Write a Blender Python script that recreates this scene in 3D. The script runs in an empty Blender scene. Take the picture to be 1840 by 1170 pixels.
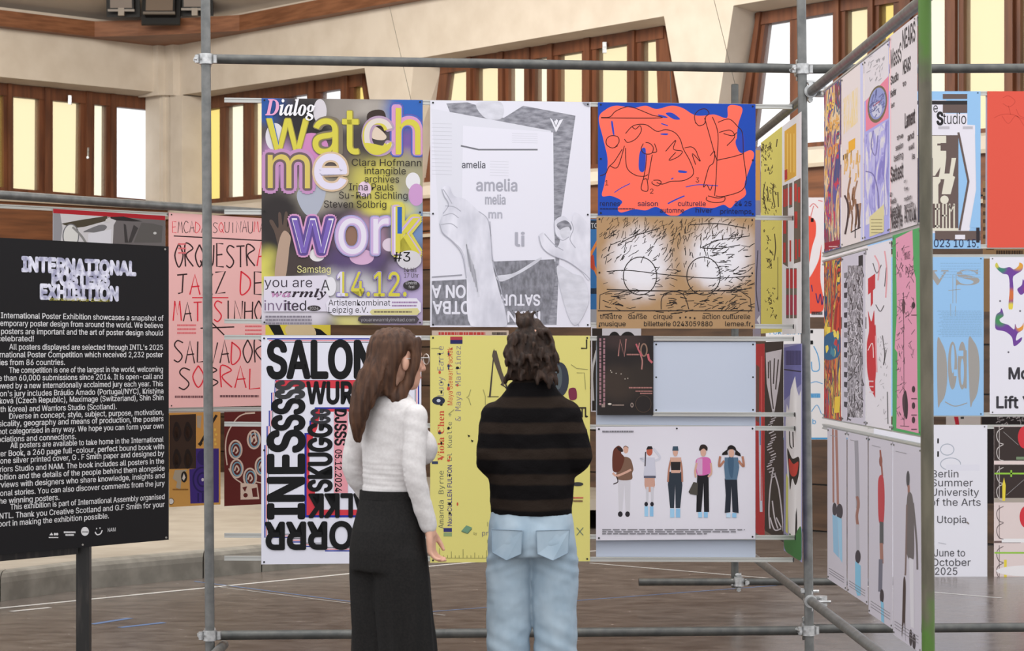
import bpy, bmesh, math, os, random
from mathutils import Vector, Matrix, noise

# ---------------------------------------------------------------- camera, light, exposure
scn = bpy.context.scene
F_PX, CX, HY, EYE = 4357.0, 920.0, 638.0, 1.6
cam_d = bpy.data.cameras.new('camera'); cam = bpy.data.objects.new('camera', cam_d)
scn.collection.objects.link(cam); scn.camera = cam
cam.location = (0, 0, EYE); cam.rotation_euler = (math.pi / 2, 0, 0)
cam_d.sensor_width = 36.0; cam_d.lens = F_PX / 1840 * 36.0
cam_d.shift_y = (HY - 585.0) / 1840.0
cam_d.clip_end = 200
cam_d.dof.use_dof = True; cam_d.dof.focus_distance = 12.3; cam_d.dof.aperture_fstop = 9.0

world = bpy.data.worlds.new('daylight'); scn.world = world; world.use_nodes = True
bg = world.node_tree.nodes['Background']
bg.inputs[0].default_value = (0.97, 0.98, 1.0, 1); bg.inputs[1].default_value = 1.5

def area_light(name, loc, rot, sx, sy, power, col=(1, 1, 1)):
    l = bpy.data.lights.new(name, 'AREA'); l.shape = 'RECTANGLE'; l.size = sx; l.size_y = sy
    l.energy = power; l.color = col
    o = bpy.data.objects.new(name, l); scn.collection.objects.link(o)
    o.location = loc; o.rotation_euler = rot
    return o
area_light('overhead_fill', (0, 9, 8.5), (0, 0, 0), 9, 9, 430, (1.0, 0.97, 0.93))  # added soft fill from overhead, not a fixture of the hall
area_light('back_wall_fill', (-3.6, 18.2, 7.6), (math.radians(62), 0, math.radians(-6)), 8, 3.5, 1500, (1.0, 0.95, 0.87))  # added fill that brightens the back walls, no real lamp there

vs = scn.view_settings
vs.view_transform = 'Standard'; vs.look = 'None'; vs.gamma = 1.0; vs.use_curve_mapping = False
vs.exposure = 0.0

# ---------------------------------------------------------------- colours and materials
def lin(c):
    return tuple(((v / 255) / 12.92 if v / 255 <= 0.04045 else ((v / 255 + 0.055) / 1.055) ** 2.4) for v in c[:3]) + (1,)

MATS = {}
def bsdf(m): return m.node_tree.nodes['Principled BSDF']
def mat(name, col, rough=0.55, metal=0.0, spec=0.5):
    if name in MATS: return MATS[name]
    m = bpy.data.materials.new(name); m.use_nodes = True
    b = bsdf(m); b.inputs['Base Color'].default_value = lin(col)
    b.inputs['Roughness'].default_value = rough; b.inputs['Metallic'].default_value = metal
    b.inputs['Specular IOR Level'].default_value = spec
    MATS[name] = m
    return m
def ink(col):
    c = tuple(int(v) for v in col)
    return mat('ink %d %d %d' % c, c, 0.6, 0, 0.2)

def noise_mat(name, c1, c2, scale=(1, 1, 1), nscale=5, rough=0.5, metal=0, bump=0.0, detail=6, lo=0.35, hi=0.65, coord='Object', spec=0.5, rough2=None):
    if name in MATS: return MATS[name]
    m = mat(name, c1, rough, metal, spec); nt = m.node_tree; N = nt.nodes; L = nt.links
    tc = N.new('ShaderNodeTexCoord'); mp = N.new('ShaderNodeMapping'); mp.inputs['Scale'].default_value = scale
    L.new(tc.outputs[coord], mp.inputs[0])
    nz = N.new('ShaderNodeTexNoise'); nz.inputs['Scale'].default_value = nscale; nz.inputs['Detail'].default_value = detail
    L.new(mp.outputs[0], nz.inputs['Vector'])
    cr = N.new('ShaderNodeValToRGB'); cr.color_ramp.elements[0].position = lo; cr.color_ramp.elements[1].position = hi
    cr.color_ramp.elements[0].color = lin(c1); cr.color_ramp.elements[1].color = lin(c2)
    L.new(nz.outputs['Fac'], cr.inputs[0]); L.new(cr.outputs[0], bsdf(m).inputs['Base Color'])
    if rough2 is not None:
        mr = N.new('ShaderNodeMapRange'); mr.inputs['To Min'].default_value = rough; mr.inputs['To Max'].default_value = rough2
        L.new(nz.outputs['Fac'], mr.inputs[0]); L.new(mr.outputs[0], bsdf(m).inputs['Roughness'])
    if bump:
        bp = N.new('ShaderNodeBump'); bp.inputs['Strength'].default_value = bump; bp.inputs['Distance'].default_value = 0.02
        L.new(nz.outputs['Fac'], bp.inputs['Height']); L.new(bp.outputs[0], bsdf(m).inputs['Normal'])
    return m

GALV = noise_mat('galvanised steel', (104, 105, 104), (124, 124, 122), (1, 1, 1), 18, 0.42, 0.5, 0.02)
GALV_D = noise_mat('weathered galvanised steel', (80, 81, 80), (98, 98, 95), (1, 1, 1), 16, 0.45, 0.45, 0.02)
ALU = mat('brushed aluminium', (190, 190, 186), 0.4, 0.5)
ZINC = noise_mat('bright zinc', (165, 166, 166), (205, 205, 205), (1, 1, 1), 40, 0.35, 0.7)
WOOD = noise_mat('brown window timber', (82, 46, 28), (112, 66, 40), (1, 1, .12), 14, 0.5, 0, 0.03)
BEAM = noise_mat('glulam timber', (110, 68, 42), (140, 92, 62), (.3, .3, 3), 9, 0.55, 0, 0.03)
PLASTER = noise_mat('warm white plaster', (204, 192, 176), (214, 203, 188), (1, 1, 1), 3, 0.9, 0, 0.02)
CEIL = noise_mat('grey beige ceiling board', (190, 178, 162), (198, 187, 171), (1, 1, 1), 2, 0.9)
CONC = noise_mat('grey concrete', (112, 108, 100), (138, 134, 125), (1, 1, 1), 6, 0.7, 0, 0.05)
BLACKM = mat('black painted steel', (32, 31, 30), 0.45, 0.2)
CABLE = mat('steel cable', (110, 105, 98), 0.4, 0.6)

# ---------------------------------------------------------------- object helpers
COL = scn.collection
def tag(o, label=None, cat=None, group=None, kind=None):
    if label: o['label'] = label
    if cat: o['category'] = cat
    if group: o['group'] = group
    if kind: o['kind'] = kind
    return o
def empty(name, loc=(0, 0, 0), rz=0.0):
    o = bpy.data.objects.new(name, None); COL.objects.link(o); o.location = loc; o.rotation_euler = (0, 0, rz)
    o.empty_display_size = 0.1
    return o

class MB:
    """collects shapes; build() links them as one mesh object"""
    def __init__(s): s.v = []; s.f = []; s.m = []; s.mats = []; s.smooth = []
    def mi(s, m):
        if m not in s.mats: s.mats.append(m)
        return s.mats.index(m)
    def add(s, v, f, m, smooth=False):
        b = len(s.v); k = s.mi(m); s.v += [tuple(p) for p in v]
        for q in f: s.f.append([b + i for i in q]); s.m.append(k); s.smooth.append(smooth)
    def box(s, lo, hi, m, M=None):
        x0, y0, z0 = lo; x1, y1, z1 = hi
        v = [Vector(p) for p in ((x0, y0, z0), (x1, y0, z0), (x1, y1, z0), (x0, y1, z0), (x0, y0, z1), (x1, y0, z1), (x1, y1, z1), (x0, y1, z1))]
        if M: v = [M @ p for p in v]
        s.add(v, [(0, 3, 2, 1), (4, 5, 6, 7), (0, 1, 5, 4), (1, 2, 6, 5), (2, 3, 7, 6), (3, 0, 4, 7)], m)
    def prism(s, front, back, m):
        n = len(front); v = list(front) + list(back)
        f = [tuple(range(n)), tuple(range(2 * n - 1, n - 1, -1))]
        for i in range(n): j = (i + 1) % n; f.append((i, i + n, j + n, j))
        s.add(v, f, m)
    def tube(s, pts, rad, m, n=14, cap=True, smooth=True):
        pts = [Vector(p) for p in pts]
        if not isinstance(rad, (list, tuple)): rad = [rad] * len(pts)
        up = None; rings = []
        for i, p in enumerate(pts):
            t = (pts[min(i + 1, len(pts) - 1)] - pts[max(i - 1, 0)]).normalized()
            if up is None: up = Vector((0, 0, 1)) if abs(t.z) < .9 else Vector((1, 0, 0))
            a = (up - t * up.dot(t)).normalized(); up = a; b = t.cross(a)
            rings.append([p + (a * math.cos(2 * math.pi * k / n) + b * math.sin(2 * math.pi * k / n)) * rad[i] for k in range(n)])
        s.rings(rings, m, cap, smooth)
    def rings(s, rings, m, cap=True, smooth=True):
        n = len(rings[0]); v = [p for r in rings for p in r]; f = []
        for i in range(len(rings) - 1):
            for k in range(n):
                j = (k + 1) % n; f.append((i * n + k, i * n + j, (i + 1) * n + j, (i + 1) * n + k))
        s.add(v, f, m, smooth)
        if cap:
            s.add(rings[0], [tuple(range(n - 1, -1, -1))], m); s.add(rings[-1], [tuple(range(n))], m)
    def loft(s, spec, m, n=28, p=2.0, cap=True):
        """spec rows: (z, cx, cy, rx, ry)"""
        R = []
        for z, cx, cy, rx, ry in spec:
            r = []
            for k in range(n):
                a = 2 * math.pi * k / n; c, q = math.cos(a), math.sin(a)
                r.append(Vector((cx + rx * math.copysign(abs(c) ** (2 / p), c), cy + ry * math.copysign(abs(q) ** (2 / p), q), z)))
            R.append(r)
        s.rings(R, m, cap)
    def ball(s, c, r, m, M=None, n=14):
        c = Vector(c); R = []
        for i in range(1, n):
            ph = math.pi * i / n - math.pi / 2; row = []
            for k in range(2 * n):
                a = math.pi * k / n
                p = Vector((r[0] * math.cos(ph) * math.cos(a), r[1] * math.cos(ph) * math.sin(a), r[2] * math.sin(ph)))
                row.append(c + (M @ p if M else p))
            R.append(row)
        s.rings(R, m)
    def build(s, name, parent=None, loc=None, rz=0.0):
        me = bpy.data.meshes.new(name); me.from_pydata(s.v, [], s.f)
        for m in s.mats: me.materials.append(m)
        me.polygons.foreach_set('material_index', s.m); me.polygons.foreach_set('use_smooth', s.smooth); me.update()
        o = bpy.data.objects.new(name, me); COL.objects.link(o)
        if loc is not None: o.location = loc; o.rotation_euler = (0, 0, rz)
        if parent: o.parent = parent
        return o

def P(px, py, d):
    """the place a pixel of the photograph shows when it lies at depth d"""
    return Vector(((px - CX) / F_PX * d, d, EYE + (HY - py) / F_PX * d))

class Plane:
    """a vertical plane through two ground points, left to right as the camera sees them"""
    def __init__(s, a, b, off=0.0):
        a, b = Vector((a[0], a[1])), Vector((b[0], b[1]))
        s.e = (b - a).normalized(); s.n = Vector((s.e.y, -s.e.x)); s.p = a + s.n * off
        s.rz = math.atan2(s.e.y, s.e.x)
    def off(s, o):
        q = s.p + s.n * o
        return Plane(q, q + s.e)
    def hit(s, px, py):
        D = Vector(((px - CX) / F_PX, 1.0)); t = s.p.dot(s.n) / D.dot(s.n)
        return (D * t - s.p).dot(s.e), EYE + (HY - py) / F_PX * t
    def at(s, u, z, o=0.0):
        q = s.p + s.e * u + s.n * o
        return Vector((q.x, q.y, z))
    def w(s, px, py, o=0.0):
        u, z = s.hit(px, py)
        return s.at(u, z, o)

# ---------------------------------------------------------------- type
FD = os.path.join(bpy.utils.system_resource('DATAFILES') or '', 'fonts')
def font(fn):
    try: return bpy.data.fonts.load(os.path.join(FD, fn))
    except Exception: return None
FONTS = {'sans': font('Inter.woff2'), 'math': font('NotoSansMath-Regular.woff2'), 'mono': font('DejaVuSansMono.woff2')}
def serif(t, italic=True):
    u, l = (0x1D468, 0x1D482) if italic else (0x1D400, 0x1D41A)
    return ''.join(chr(u + ord(c) - 65) if 'A' <= c <= 'Z' else chr(l + ord(c) - 97) if 'a' <= c <= 'z' else c for c in t)
TC = {}
def glyphs(t, fnt, bold):
    k = (t, fnt, bold)
    if k not in TC:
        c = bpy.data.curves.new('type', 'FONT'); c.body = t; c.offset = bold; c.resolution_u = 3; c.fill_mode = 'FRONT'
        if FONTS[fnt]: c.font = FONTS[fnt]
        o = bpy.data.objects.new('type', c); me = o.to_mesh()
        v = [(p.co.x, p.co.y) for p in me.vertices]; f = [tuple(q.vertices) for q in me.polygons]
        o.to_mesh_clear(); bpy.data.objects.remove(o); bpy.data.curves.remove(c)
        TC[k] = (v, f)
    return TC[k]

def catmull(pts, closed=False, n=6):
    P_ = [Vector(p) for p in pts]; m = len(P_); out = []
    for i in range(m if closed else m - 1):
        g = (lambda j: P_[j % m]) if closed else (lambda j: P_[max(0, min(m - 1, j))])
        a, b, c, d = g(i - 1), g(i), g(i + 1), g(i + 2)
        for k in range(n):
            t = k / n
            out.append(0.5 * ((2 * b) + (c - a) * t + (2 * a - 5 * b + 4 * c - d) * t * t + (3 * b - a - 3 * c + d) * t ** 3))
    if not closed: out.append(P_[-1])
    return [(p.x, p.y) for p in out]

class Sheet:
    """a sheet of paper hung in a plane; its print is drawn on its front face"""
    STEP = 0.00006
    def __init__(s, plane, x0, x1, yt, yb, paper, thick=0.0016):
        xm = (x0 + x1) / 2
        s.pl = plane; s.u0 = plane.hit(x0, yt)[0]; s.u1 = plane.hit(x1, yt)[0]
        s.z1 = plane.hit(xm, yt)[1]; s.z0 = plane.hit(xm, yb)[1]
        s.uc = (s.u0 + s.u1) / 2; s.b = MB(); s.k = 0; s.th = thick
        s.W, s.H = s.u1 - s.u0, s.z1 - s.z0; s.box = (x0, x1, yt, yb)
        pm = paper if not isinstance(paper, tuple) else ink(paper)
        s.b.box((-s.W / 2, -thick / 2, 0), (s.W / 2, thick / 2, s.H), pm)
        s.layer()
    def layer(s): s.k += 1; s.y = -s.th / 2 - s.k * s.STEP
    def loc(s, px, py):
        u, z = s.pl.hit(px, py)
        return (u - s.uc, z - s.z0)
    def _add(s, v2, f, col, layer=True):
        e = .0008; v2 = [(min(max(a, -s.W / 2 + e), s.W / 2 - e), min(max(b, e), s.H - e)) for a, b in v2]
        s.b.add([(a, s.y, b) for a, b in v2], f, col if not isinstance(col, tuple) else ink(col))
        if layer: s.layer()
    def poly(s, pts, col, smooth=False, layer=True):
        if smooth: pts = catmull(pts, True)
        q = [s.loc(*p) for p in pts]
        A = sum(q[i][0] * q[(i + 1) % len(q)][1] - q[(i + 1) % len(q)][0] * q[i][1] for i in range(len(q)))
        if A < 0: q.reverse()
        s._add(q, [tuple(range(len(q)))], col, layer)
    def rect(s, x0, y0, x1, y1, col, layer=True): s.poly([(x0, y0), (x1, y0), (x1, y1), (x0, y1)], col, False, layer)
    def ell(s, cx, cy, rx, ry, col, layer=True, n=28, rot=0):
        c, q = math.cos(rot), math.sin(rot)
        s.poly([(cx + rx * math.cos(t) * c - ry * math.sin(t) * q, cy + rx * math.cos(t) * q + ry * math.sin(t) * c) for t in [2 * math.pi * i / n for i in range(n)]], col, False, layer)
    def line(s, pts, w, col, smooth=True, closed=False, layer=True):
        if smooth and len(pts) > 2: pts = catmull(pts, closed, 5)
        q = [Vector(p) for p in pts]; m = len(q); L = []; R = []
        for i in range(m):
            a = q[i - 1] if (i or closed) else q[i]; b = q[(i + 1) % m] if (i < m - 1 or closed) else q[i]
            t = (b - a)
            if t.length < 1e-6: t = Vector((1, 0))
            t.normalize(); nn = Vector((-t.y, t.x)) * (w / 2)
            L.append(s.loc(*(q[i] + nn))); R.append(s.loc(*(q[i] - nn)))
        f = []
        for i in range(m if closed else m - 1):
            j = (i + 1) % m; f.append((i, j, m + j, m + i))
        s._add(L + R, f, col, layer)
    def ring(s, cx, cy, rx, ry, w, col, n=36, layer=True):
        s.line([(cx + rx * math.cos(2 * math.pi * i / n), cy + ry * math.sin(2 * math.pi * i / n)) for i in range(n)], w, col, False, True, layer)
    def text(s, t, x0, y, x1, h, col, bold=0.0, rot=0, fnt='sans', shear=0.0, layer=True, fit=True):
        """baseline starts at pixel (x0, y); length runs to x1 (to y = x1 for rot 90 / -90); capitals are h pixels high"""
        v, f = glyphs(t, fnt, 0.0)
        if not v: return
        ref = glyphs('H', fnt, 0.0)[0]; cap = max(p[1] for p in ref) or 0.5
        ax, az = s.loc(x0, y)
        if rot in (0, 180):
            L = abs(s.loc(x1, y)[0] - ax); hh = abs(s.loc(x0, y - h)[1] - az)
        else:
            L = abs(s.loc(x0, x1)[1] - az); hh = abs(s.loc(x0 + h, y)[0] - ax)
        xa = min(p[0] for p in v); xb = max(p[0] for p in v)
        ky = hh / cap; kx = L / (xb - xa) if fit else ky
        c, q = {0: (1, 0), 90: (0, 1), -90: (0, -1), 180: (-1, 0)}[rot]
        rr = bold * ky * .55; nd = 0 if bold <= 0 else (4 if bold <= .02 else 8 if bold <= .04 else 12)
        for dx, dy in [(0, 0)] + [(rr * math.cos(2 * math.pi * i / nd), rr * math.sin(2 * math.pi * i / nd)) for i in range(nd)]:
            out = []
            for px, py in v:
                X = (px - xa) * kx + dx; Y = py * ky + dy
                out.append((ax + X * c - Y * q, az + X * q + Y * c))
            s._add(out, f, col, False); s.y -= 2e-5
        s.k += math.ceil(nd * 2e-5 / s.STEP)
        if layer: s.layer()
    def dashes(s, x0, y, x1, h, col, seed=0, layer=True):
        """a line of print too small to read"""
        r = random.Random(seed); x = x0; W = x1 - x0; g = abs(W) * 0.012
        while x < x1:
            w = W * r.uniform(.03, .09); e = min(x + w, x1)
            s.rect(x, y - h, e, y, col, False); x = e + g
        if layer: s.layer()
    def ticks(s, x0, y0, x1, y1, n, ln, w, col, ang, spread, seed=1, ok=None, layer=True):
        r = random.Random(seed)
        for _ in range(n):
            x, y = r.uniform(x0, x1), r.uniform(y0, y1)
            if ok and not ok(x, y): continue
            a = math.radians(ang + r.uniform(-spread, spread)); l = ln * r.uniform(.5, 1.2)
            dx, dy = math.cos(a) * l / 2, -math.sin(a) * l / 2
            b = r.uniform(-.25, .25) * l
            s.line([(x - dx, y - dy), (x - dy * b / l * .5, y + dx * b / l * .5), (x + dx, y + dy)], w * r.uniform(.7, 1.2), col, False, False, False)
        if layer: s.layer()
    def pins(s, col=(40, 40, 40), r=1.6, inset=5, mid=True):
        x0, x1, yt, yb = s.box
        for x in (x0 + inset, x1 - inset):
            for z in ((0.012, s.H / 2, s.H - 0.012) if mid else (0.012, s.H - 0.012)):
                u = s.loc(x, yt)[0]; n = 10; rr = 0.005 * r / 1.6
                s._add([(u + rr * math.cos(2 * math.pi * i / n), z + rr * math.sin(2 * math.pi * i / n)) for i in range(n)], [tuple(range(n))], col, False)
        s.layer()
    def done(s, label, cat='poster', group='exhibition posters', name='poster'):
        g = s.pl.at(s.uc, s.z0)
        o = s.b.build(name, None, g, s.pl.rz)
        return tag(o, label, cat, group)

def paint_mat(name, cols, scale, ns=8, dist=1.5, rough=.6):
    """patches of several printed colours"""
    if name in MATS: return MATS[name]
    m = mat(name, cols[0], rough, 0, .2); N = m.node_tree.nodes; L = m.node_tree.links
    tc = N.new('ShaderNodeTexCoord'); mp = N.new('ShaderNodeMapping'); mp.inputs['Scale'].default_value = scale; L.new(tc.outputs['Object'], mp.inputs[0])
    nz = N.new('ShaderNodeTexNoise'); nz.inputs['Scale'].default_value = ns; nz.inputs['Detail'].default_value = 3; nz.inputs['Distortion'].default_value = dist; L.new(mp.outputs[0], nz.inputs['Vector'])
    cr = N.new('ShaderNodeValToRGB'); cr.color_ramp.interpolation = 'CONSTANT'; n = len(cols)
    for i, c in enumerate(cols):
        p = .3 + .4 * i / n
        e = cr.color_ramp.elements[i] if i < 2 else cr.color_ramp.elements.new(p)
        e.position = p; e.color = lin(c)
    L.new(nz.outputs['Fac'], cr.inputs[0]); L.new(cr.outputs[0], bsdf(m).inputs['Base Color'])
    return m

def blob_mat(name, s, base, blobs, nz=0.0, rough=0.5):
    """soft coloured patches printed on a sheet; blobs rows: (px, py, rx, ry, colour, strength)"""
    m = mat(name, base, rough, 0, 0.3); N = m.node_tree.nodes; L = m.node_tree.links
    tc = N.new('ShaderNodeTexCoord'); src = tc.outputs['Object']
    if nz:
        nn = N.new('ShaderNodeTexNoise'); nn.inputs['Scale'].default_value = 9; nn.inputs['Detail'].default_value = 3
        L.new(src, nn.inputs['Vector'])
        ad = N.new('ShaderNodeVectorMath'); ad.operation = 'MULTIPLY_ADD'; ad.inputs[1].default_value = (nz,) * 3
        L.new(nn.outputs['Color'], ad.inputs[0]); L.new(src, ad.inputs[2])
        sb = N.new('ShaderNodeVectorMath'); sb.operation = 'SUBTRACT'; sb.inputs[1].default_value = (nz / 2,) * 3
        L.new(ad.outputs[0], sb.inputs[0]); src = sb.outputs[0]
    prev = None
    for (px, py, rx, ry, c, a) in blobs:
        x, z = s.loc(px, py); ax = abs(s.loc(px + rx, py)[0] - x); az = abs(s.loc(px, py + ry)[1] - z)
        v1 = N.new('ShaderNodeVectorMath'); v1.operation = 'SUBTRACT'; v1.inputs[1].default_value = (x, 0, z); L.new(src, v1.inputs[0])
        v2 = N.new('ShaderNodeVectorMath'); v2.operation = 'MULTIPLY'; v2.inputs[1].default_value = (1 / ax, 0, 1 / az); L.new(v1.outputs[0], v2.inputs[0])
        v3 = N.new('ShaderNodeVectorMath'); v3.operation = 'LENGTH'; L.new(v2.outputs[0], v3.inputs[0])
        mr = N.new('ShaderNodeMapRange'); mr.interpolation_type = 'SMOOTHSTEP'
        mr.inputs['From Min'].default_value = 0.35; mr.inputs['From Max'].default_value = 1.0
        mr.inputs['To Min'].default_value = a; mr.inputs['To Max'].default_value = 0; L.new(v3.outputs['Value'], mr.inputs[0])
        mx = N.new('ShaderNodeMix'); mx.data_type = 'RGBA'; L.new(mr.outputs[0], mx.inputs['Factor'])
        if prev: L.new(prev, mx.inputs['A'])
        else: mx.inputs['A'].default_value = lin(base)
        mx.inputs['B'].default_value = lin(c); prev = mx.outputs['Result']
    L.new(prev, bsdf(m).inputs['Base Color'])
    return m
# ---------------------------------------------------------------- the room
def yellow_glass(name, tint, rough=0.25):
    m = bpy.data.materials.new(name); m.use_nodes = True; nt = m.node_tree; N = nt.nodes; L = nt.links
    N.remove(N['Principled BSDF']); out = N['Material Output']
    t = N.new('ShaderNodeBsdfTransparent'); t.inputs[0].default_value = tint + (1,)
    d = N.new('ShaderNodeBsdfTranslucent'); d.inputs[0].default_value = tint + (1,)
    g = N.new('ShaderNodeBsdfGlossy'); g.inputs['Roughness'].default_value = rough
    a = N.new('ShaderNodeMixShader'); a.inputs[0].default_value = 0.12
    b = N.new('ShaderNodeMixShader'); b.inputs[0].default_value = 0.04
    L.new(t.outputs[0], a.inputs[1]); L.new(d.outputs[0], a.inputs[2]); L.new(a.outputs[0], b.inputs[1]); L.new(g.outputs[0], b.inputs[2])
    L.new(b.outputs[0], out.inputs[0])
    return m
G_PALE = yellow_glass('pale yellow glass', (0.93, 0.85, 0.665))
G_DEEP = yellow_glass('deep yellow glass', (0.92, 0.80, 0.44))
G_MILK = yellow_glass('milky glass', (0.97, 0.93, 0.80))
G_CLEAR = yellow_glass('clear glass', (0.98, 0.98, 0.98), 0.05)

# floor: worn brown boards under a gloss, with court lines
FLOOR = bpy.data.materials.new('worn glossy brown floor'); FLOOR.use_nodes = True
def _floor():
    nt = FLOOR.node_tree; N = nt.nodes; L = nt.links; b = N['Principled BSDF']
    tc = N.new('ShaderNodeTexCoord')
    def nz(scale, ns, detail=6):
        mp = N.new('ShaderNodeMapping'); mp.inputs['Scale'].default_value = scale; L.new(tc.outputs['Object'], mp.inputs[0])
        n = N.new('ShaderNodeTexNoise'); n.inputs['Scale'].default_value = ns; n.inputs['Detail'].default_value = detail; n.inputs['Roughness'].default_value = .65
        L.new(mp.outputs[0], n.inputs['Vector']); return n
    a = nz((1.0, 1.5, 1), 4.5, 9); c = nz((1, 1, 1), .45, 3)
    r = N.new('ShaderNodeValToRGB'); r.color_ramp.elements[0].position = .32; r.color_ramp.elements[1].position = .68
    r.color_ramp.elements[0].color = lin((66, 60, 57)); r.color_ramp.elements[1].color = lin((122, 112, 105)); L.new(a.outputs['Fac'], r.inputs[0])
    r2 = N.new('ShaderNodeValToRGB'); r2.color_ramp.elements[0].color = lin((108, 103, 101)); r2.color_ramp.elements[1].color = lin((116, 102, 92))
    L.new(c.outputs['Fac'], r2.inputs[0])
    mx = N.new('ShaderNodeMix'); mx.data_type = 'RGBA'; mx.inputs['Factor'].default_value = .3
    L.new(r.outputs[0], mx.inputs['A']); L.new(r2.outputs[0], mx.inputs['B']); L.new(mx.outputs['Result'], b.inputs['Base Color'])
    mr = N.new('ShaderNodeMapRange'); mr.inputs['To Min'].default_value = .10; mr.inputs['To Max'].default_value = .36
    L.new(a.outputs['Fac'], mr.inputs[0]); L.new(mr.outputs[0], b.inputs['Roughness'])
    bp = N.new('ShaderNodeBump'); bp.inputs['Strength'].default_value = .12; bp.inputs['Distance'].default_value = .01
    L.new(a.outputs['Fac'], bp.inputs['Height']); L.new(bp.outputs[0], b.inputs['Normal'])
_floor()
W_LINE, B_LINE = mat('white court line', (196, 194, 192), .4), mat('blue court line', (92, 122, 168), .4)

def ground(px, py):
    d = EYE * F_PX / (py - HY)
    return Vector(((px - CX) / F_PX * d, d))
b = MB(); b.box((-16, -8, -0.1), (16, 42, 0), FLOOR)
def court(p, q, w, m, z=0.0012):
    a, c = ground(*p), ground(*q); t = (c - a).normalized(); n = Vector((-t.y, t.x)) * w / 2
    b.add([(a.x - n.x, a.y - n.y, z), (a.x + n.x, a.y + n.y, z), (c.x + n.x, c.y + n.y, z), (c.x - n.x, c.y - n.y, z)], [(3, 2, 1, 0)], m)
court((-120, 1105), (640, 1030), .05, W_LINE); court((640, 1030), (1200, 978), .05, W_LINE)
court((350, 1045), (760, 1098), .02, B_LINE); court((370, 1052), (800, 1106), .012, W_LINE)
court((165, 1122), (235, 1111), .05, B_LINE); court((215, 1128), (295, 1119), .05, B_LINE)
court((700, 1105), (1400, 1052), .02, B_LINE)
court((1060, 1012), (1800, 1075), .03, W_LINE); court((20, 1099), (90, 1092), .05, W_LINE)
tag(b.build('floor'), kind='structure')

# two wall planes that meet in the corner
C_D = 30.5
def wl(px, d): return Vector(((px - CX) / F_PX * d, d))
CORNER = wl(300, C_D); W1L = wl(0, 28.7); W2R = wl(1480, 21.9)
W1 = Plane(CORNER - (CORNER - W1L).normalized() * 12, CORNER)
W2 = Plane(CORNER, W2R)
U1 = (CORNER - W1.p).length
Z_TOP = 5.72; Z_SILL = 3.5

def wall(name, pl, u0, u1, z0, z1, holes, m):
    """a wall face with openings; holes are lists of (u, z)"""
    bm = bmesh.new(); ed = []
    for loop in [[(u0, z0), (u1, z0), (u1, z1), (u0, z1)]] + holes:
        vv = [bm.verts.new(pl.at(u, z)) for u, z in loop]
        for i in range(len(vv)): ed.append(bm.edges.new((vv[i], vv[(i + 1) % len(vv)])))
    n = Vector((pl.n.x, pl.n.y, 0))
    bmesh.ops.triangle_fill(bm, use_beauty=True, use_dissolve=False, edges=ed, normal=n)
    me = bpy.data.meshes.new(name); bm.to_mesh(me); bm.free(); me.materials.append(m)
    o = bpy.data.objects.new(name, me); COL.objects.link(o)
    return o
DEPTH = 0.36
def opening(pl, face_px, frame_px):
    """face outline and frame outline (pixels) -> their places on the wall face and DEPTH inside it"""
    return [pl.hit(*p) for p in face_px], [pl.off(-DEPTH).hit(*p) for p in frame_px]
def reveal(mb, pl, face, frame, m):
    q = pl.off(-DEPTH); n = len(face)
    A = [pl.at(*p) for p in face]; B = [q.at(*p) for p in frame]
    for i in range(n): j = (i + 1) % n; mb.add([A[i], A[j], B[j], B[i]], [(0, 1, 2, 3)], m)

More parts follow.
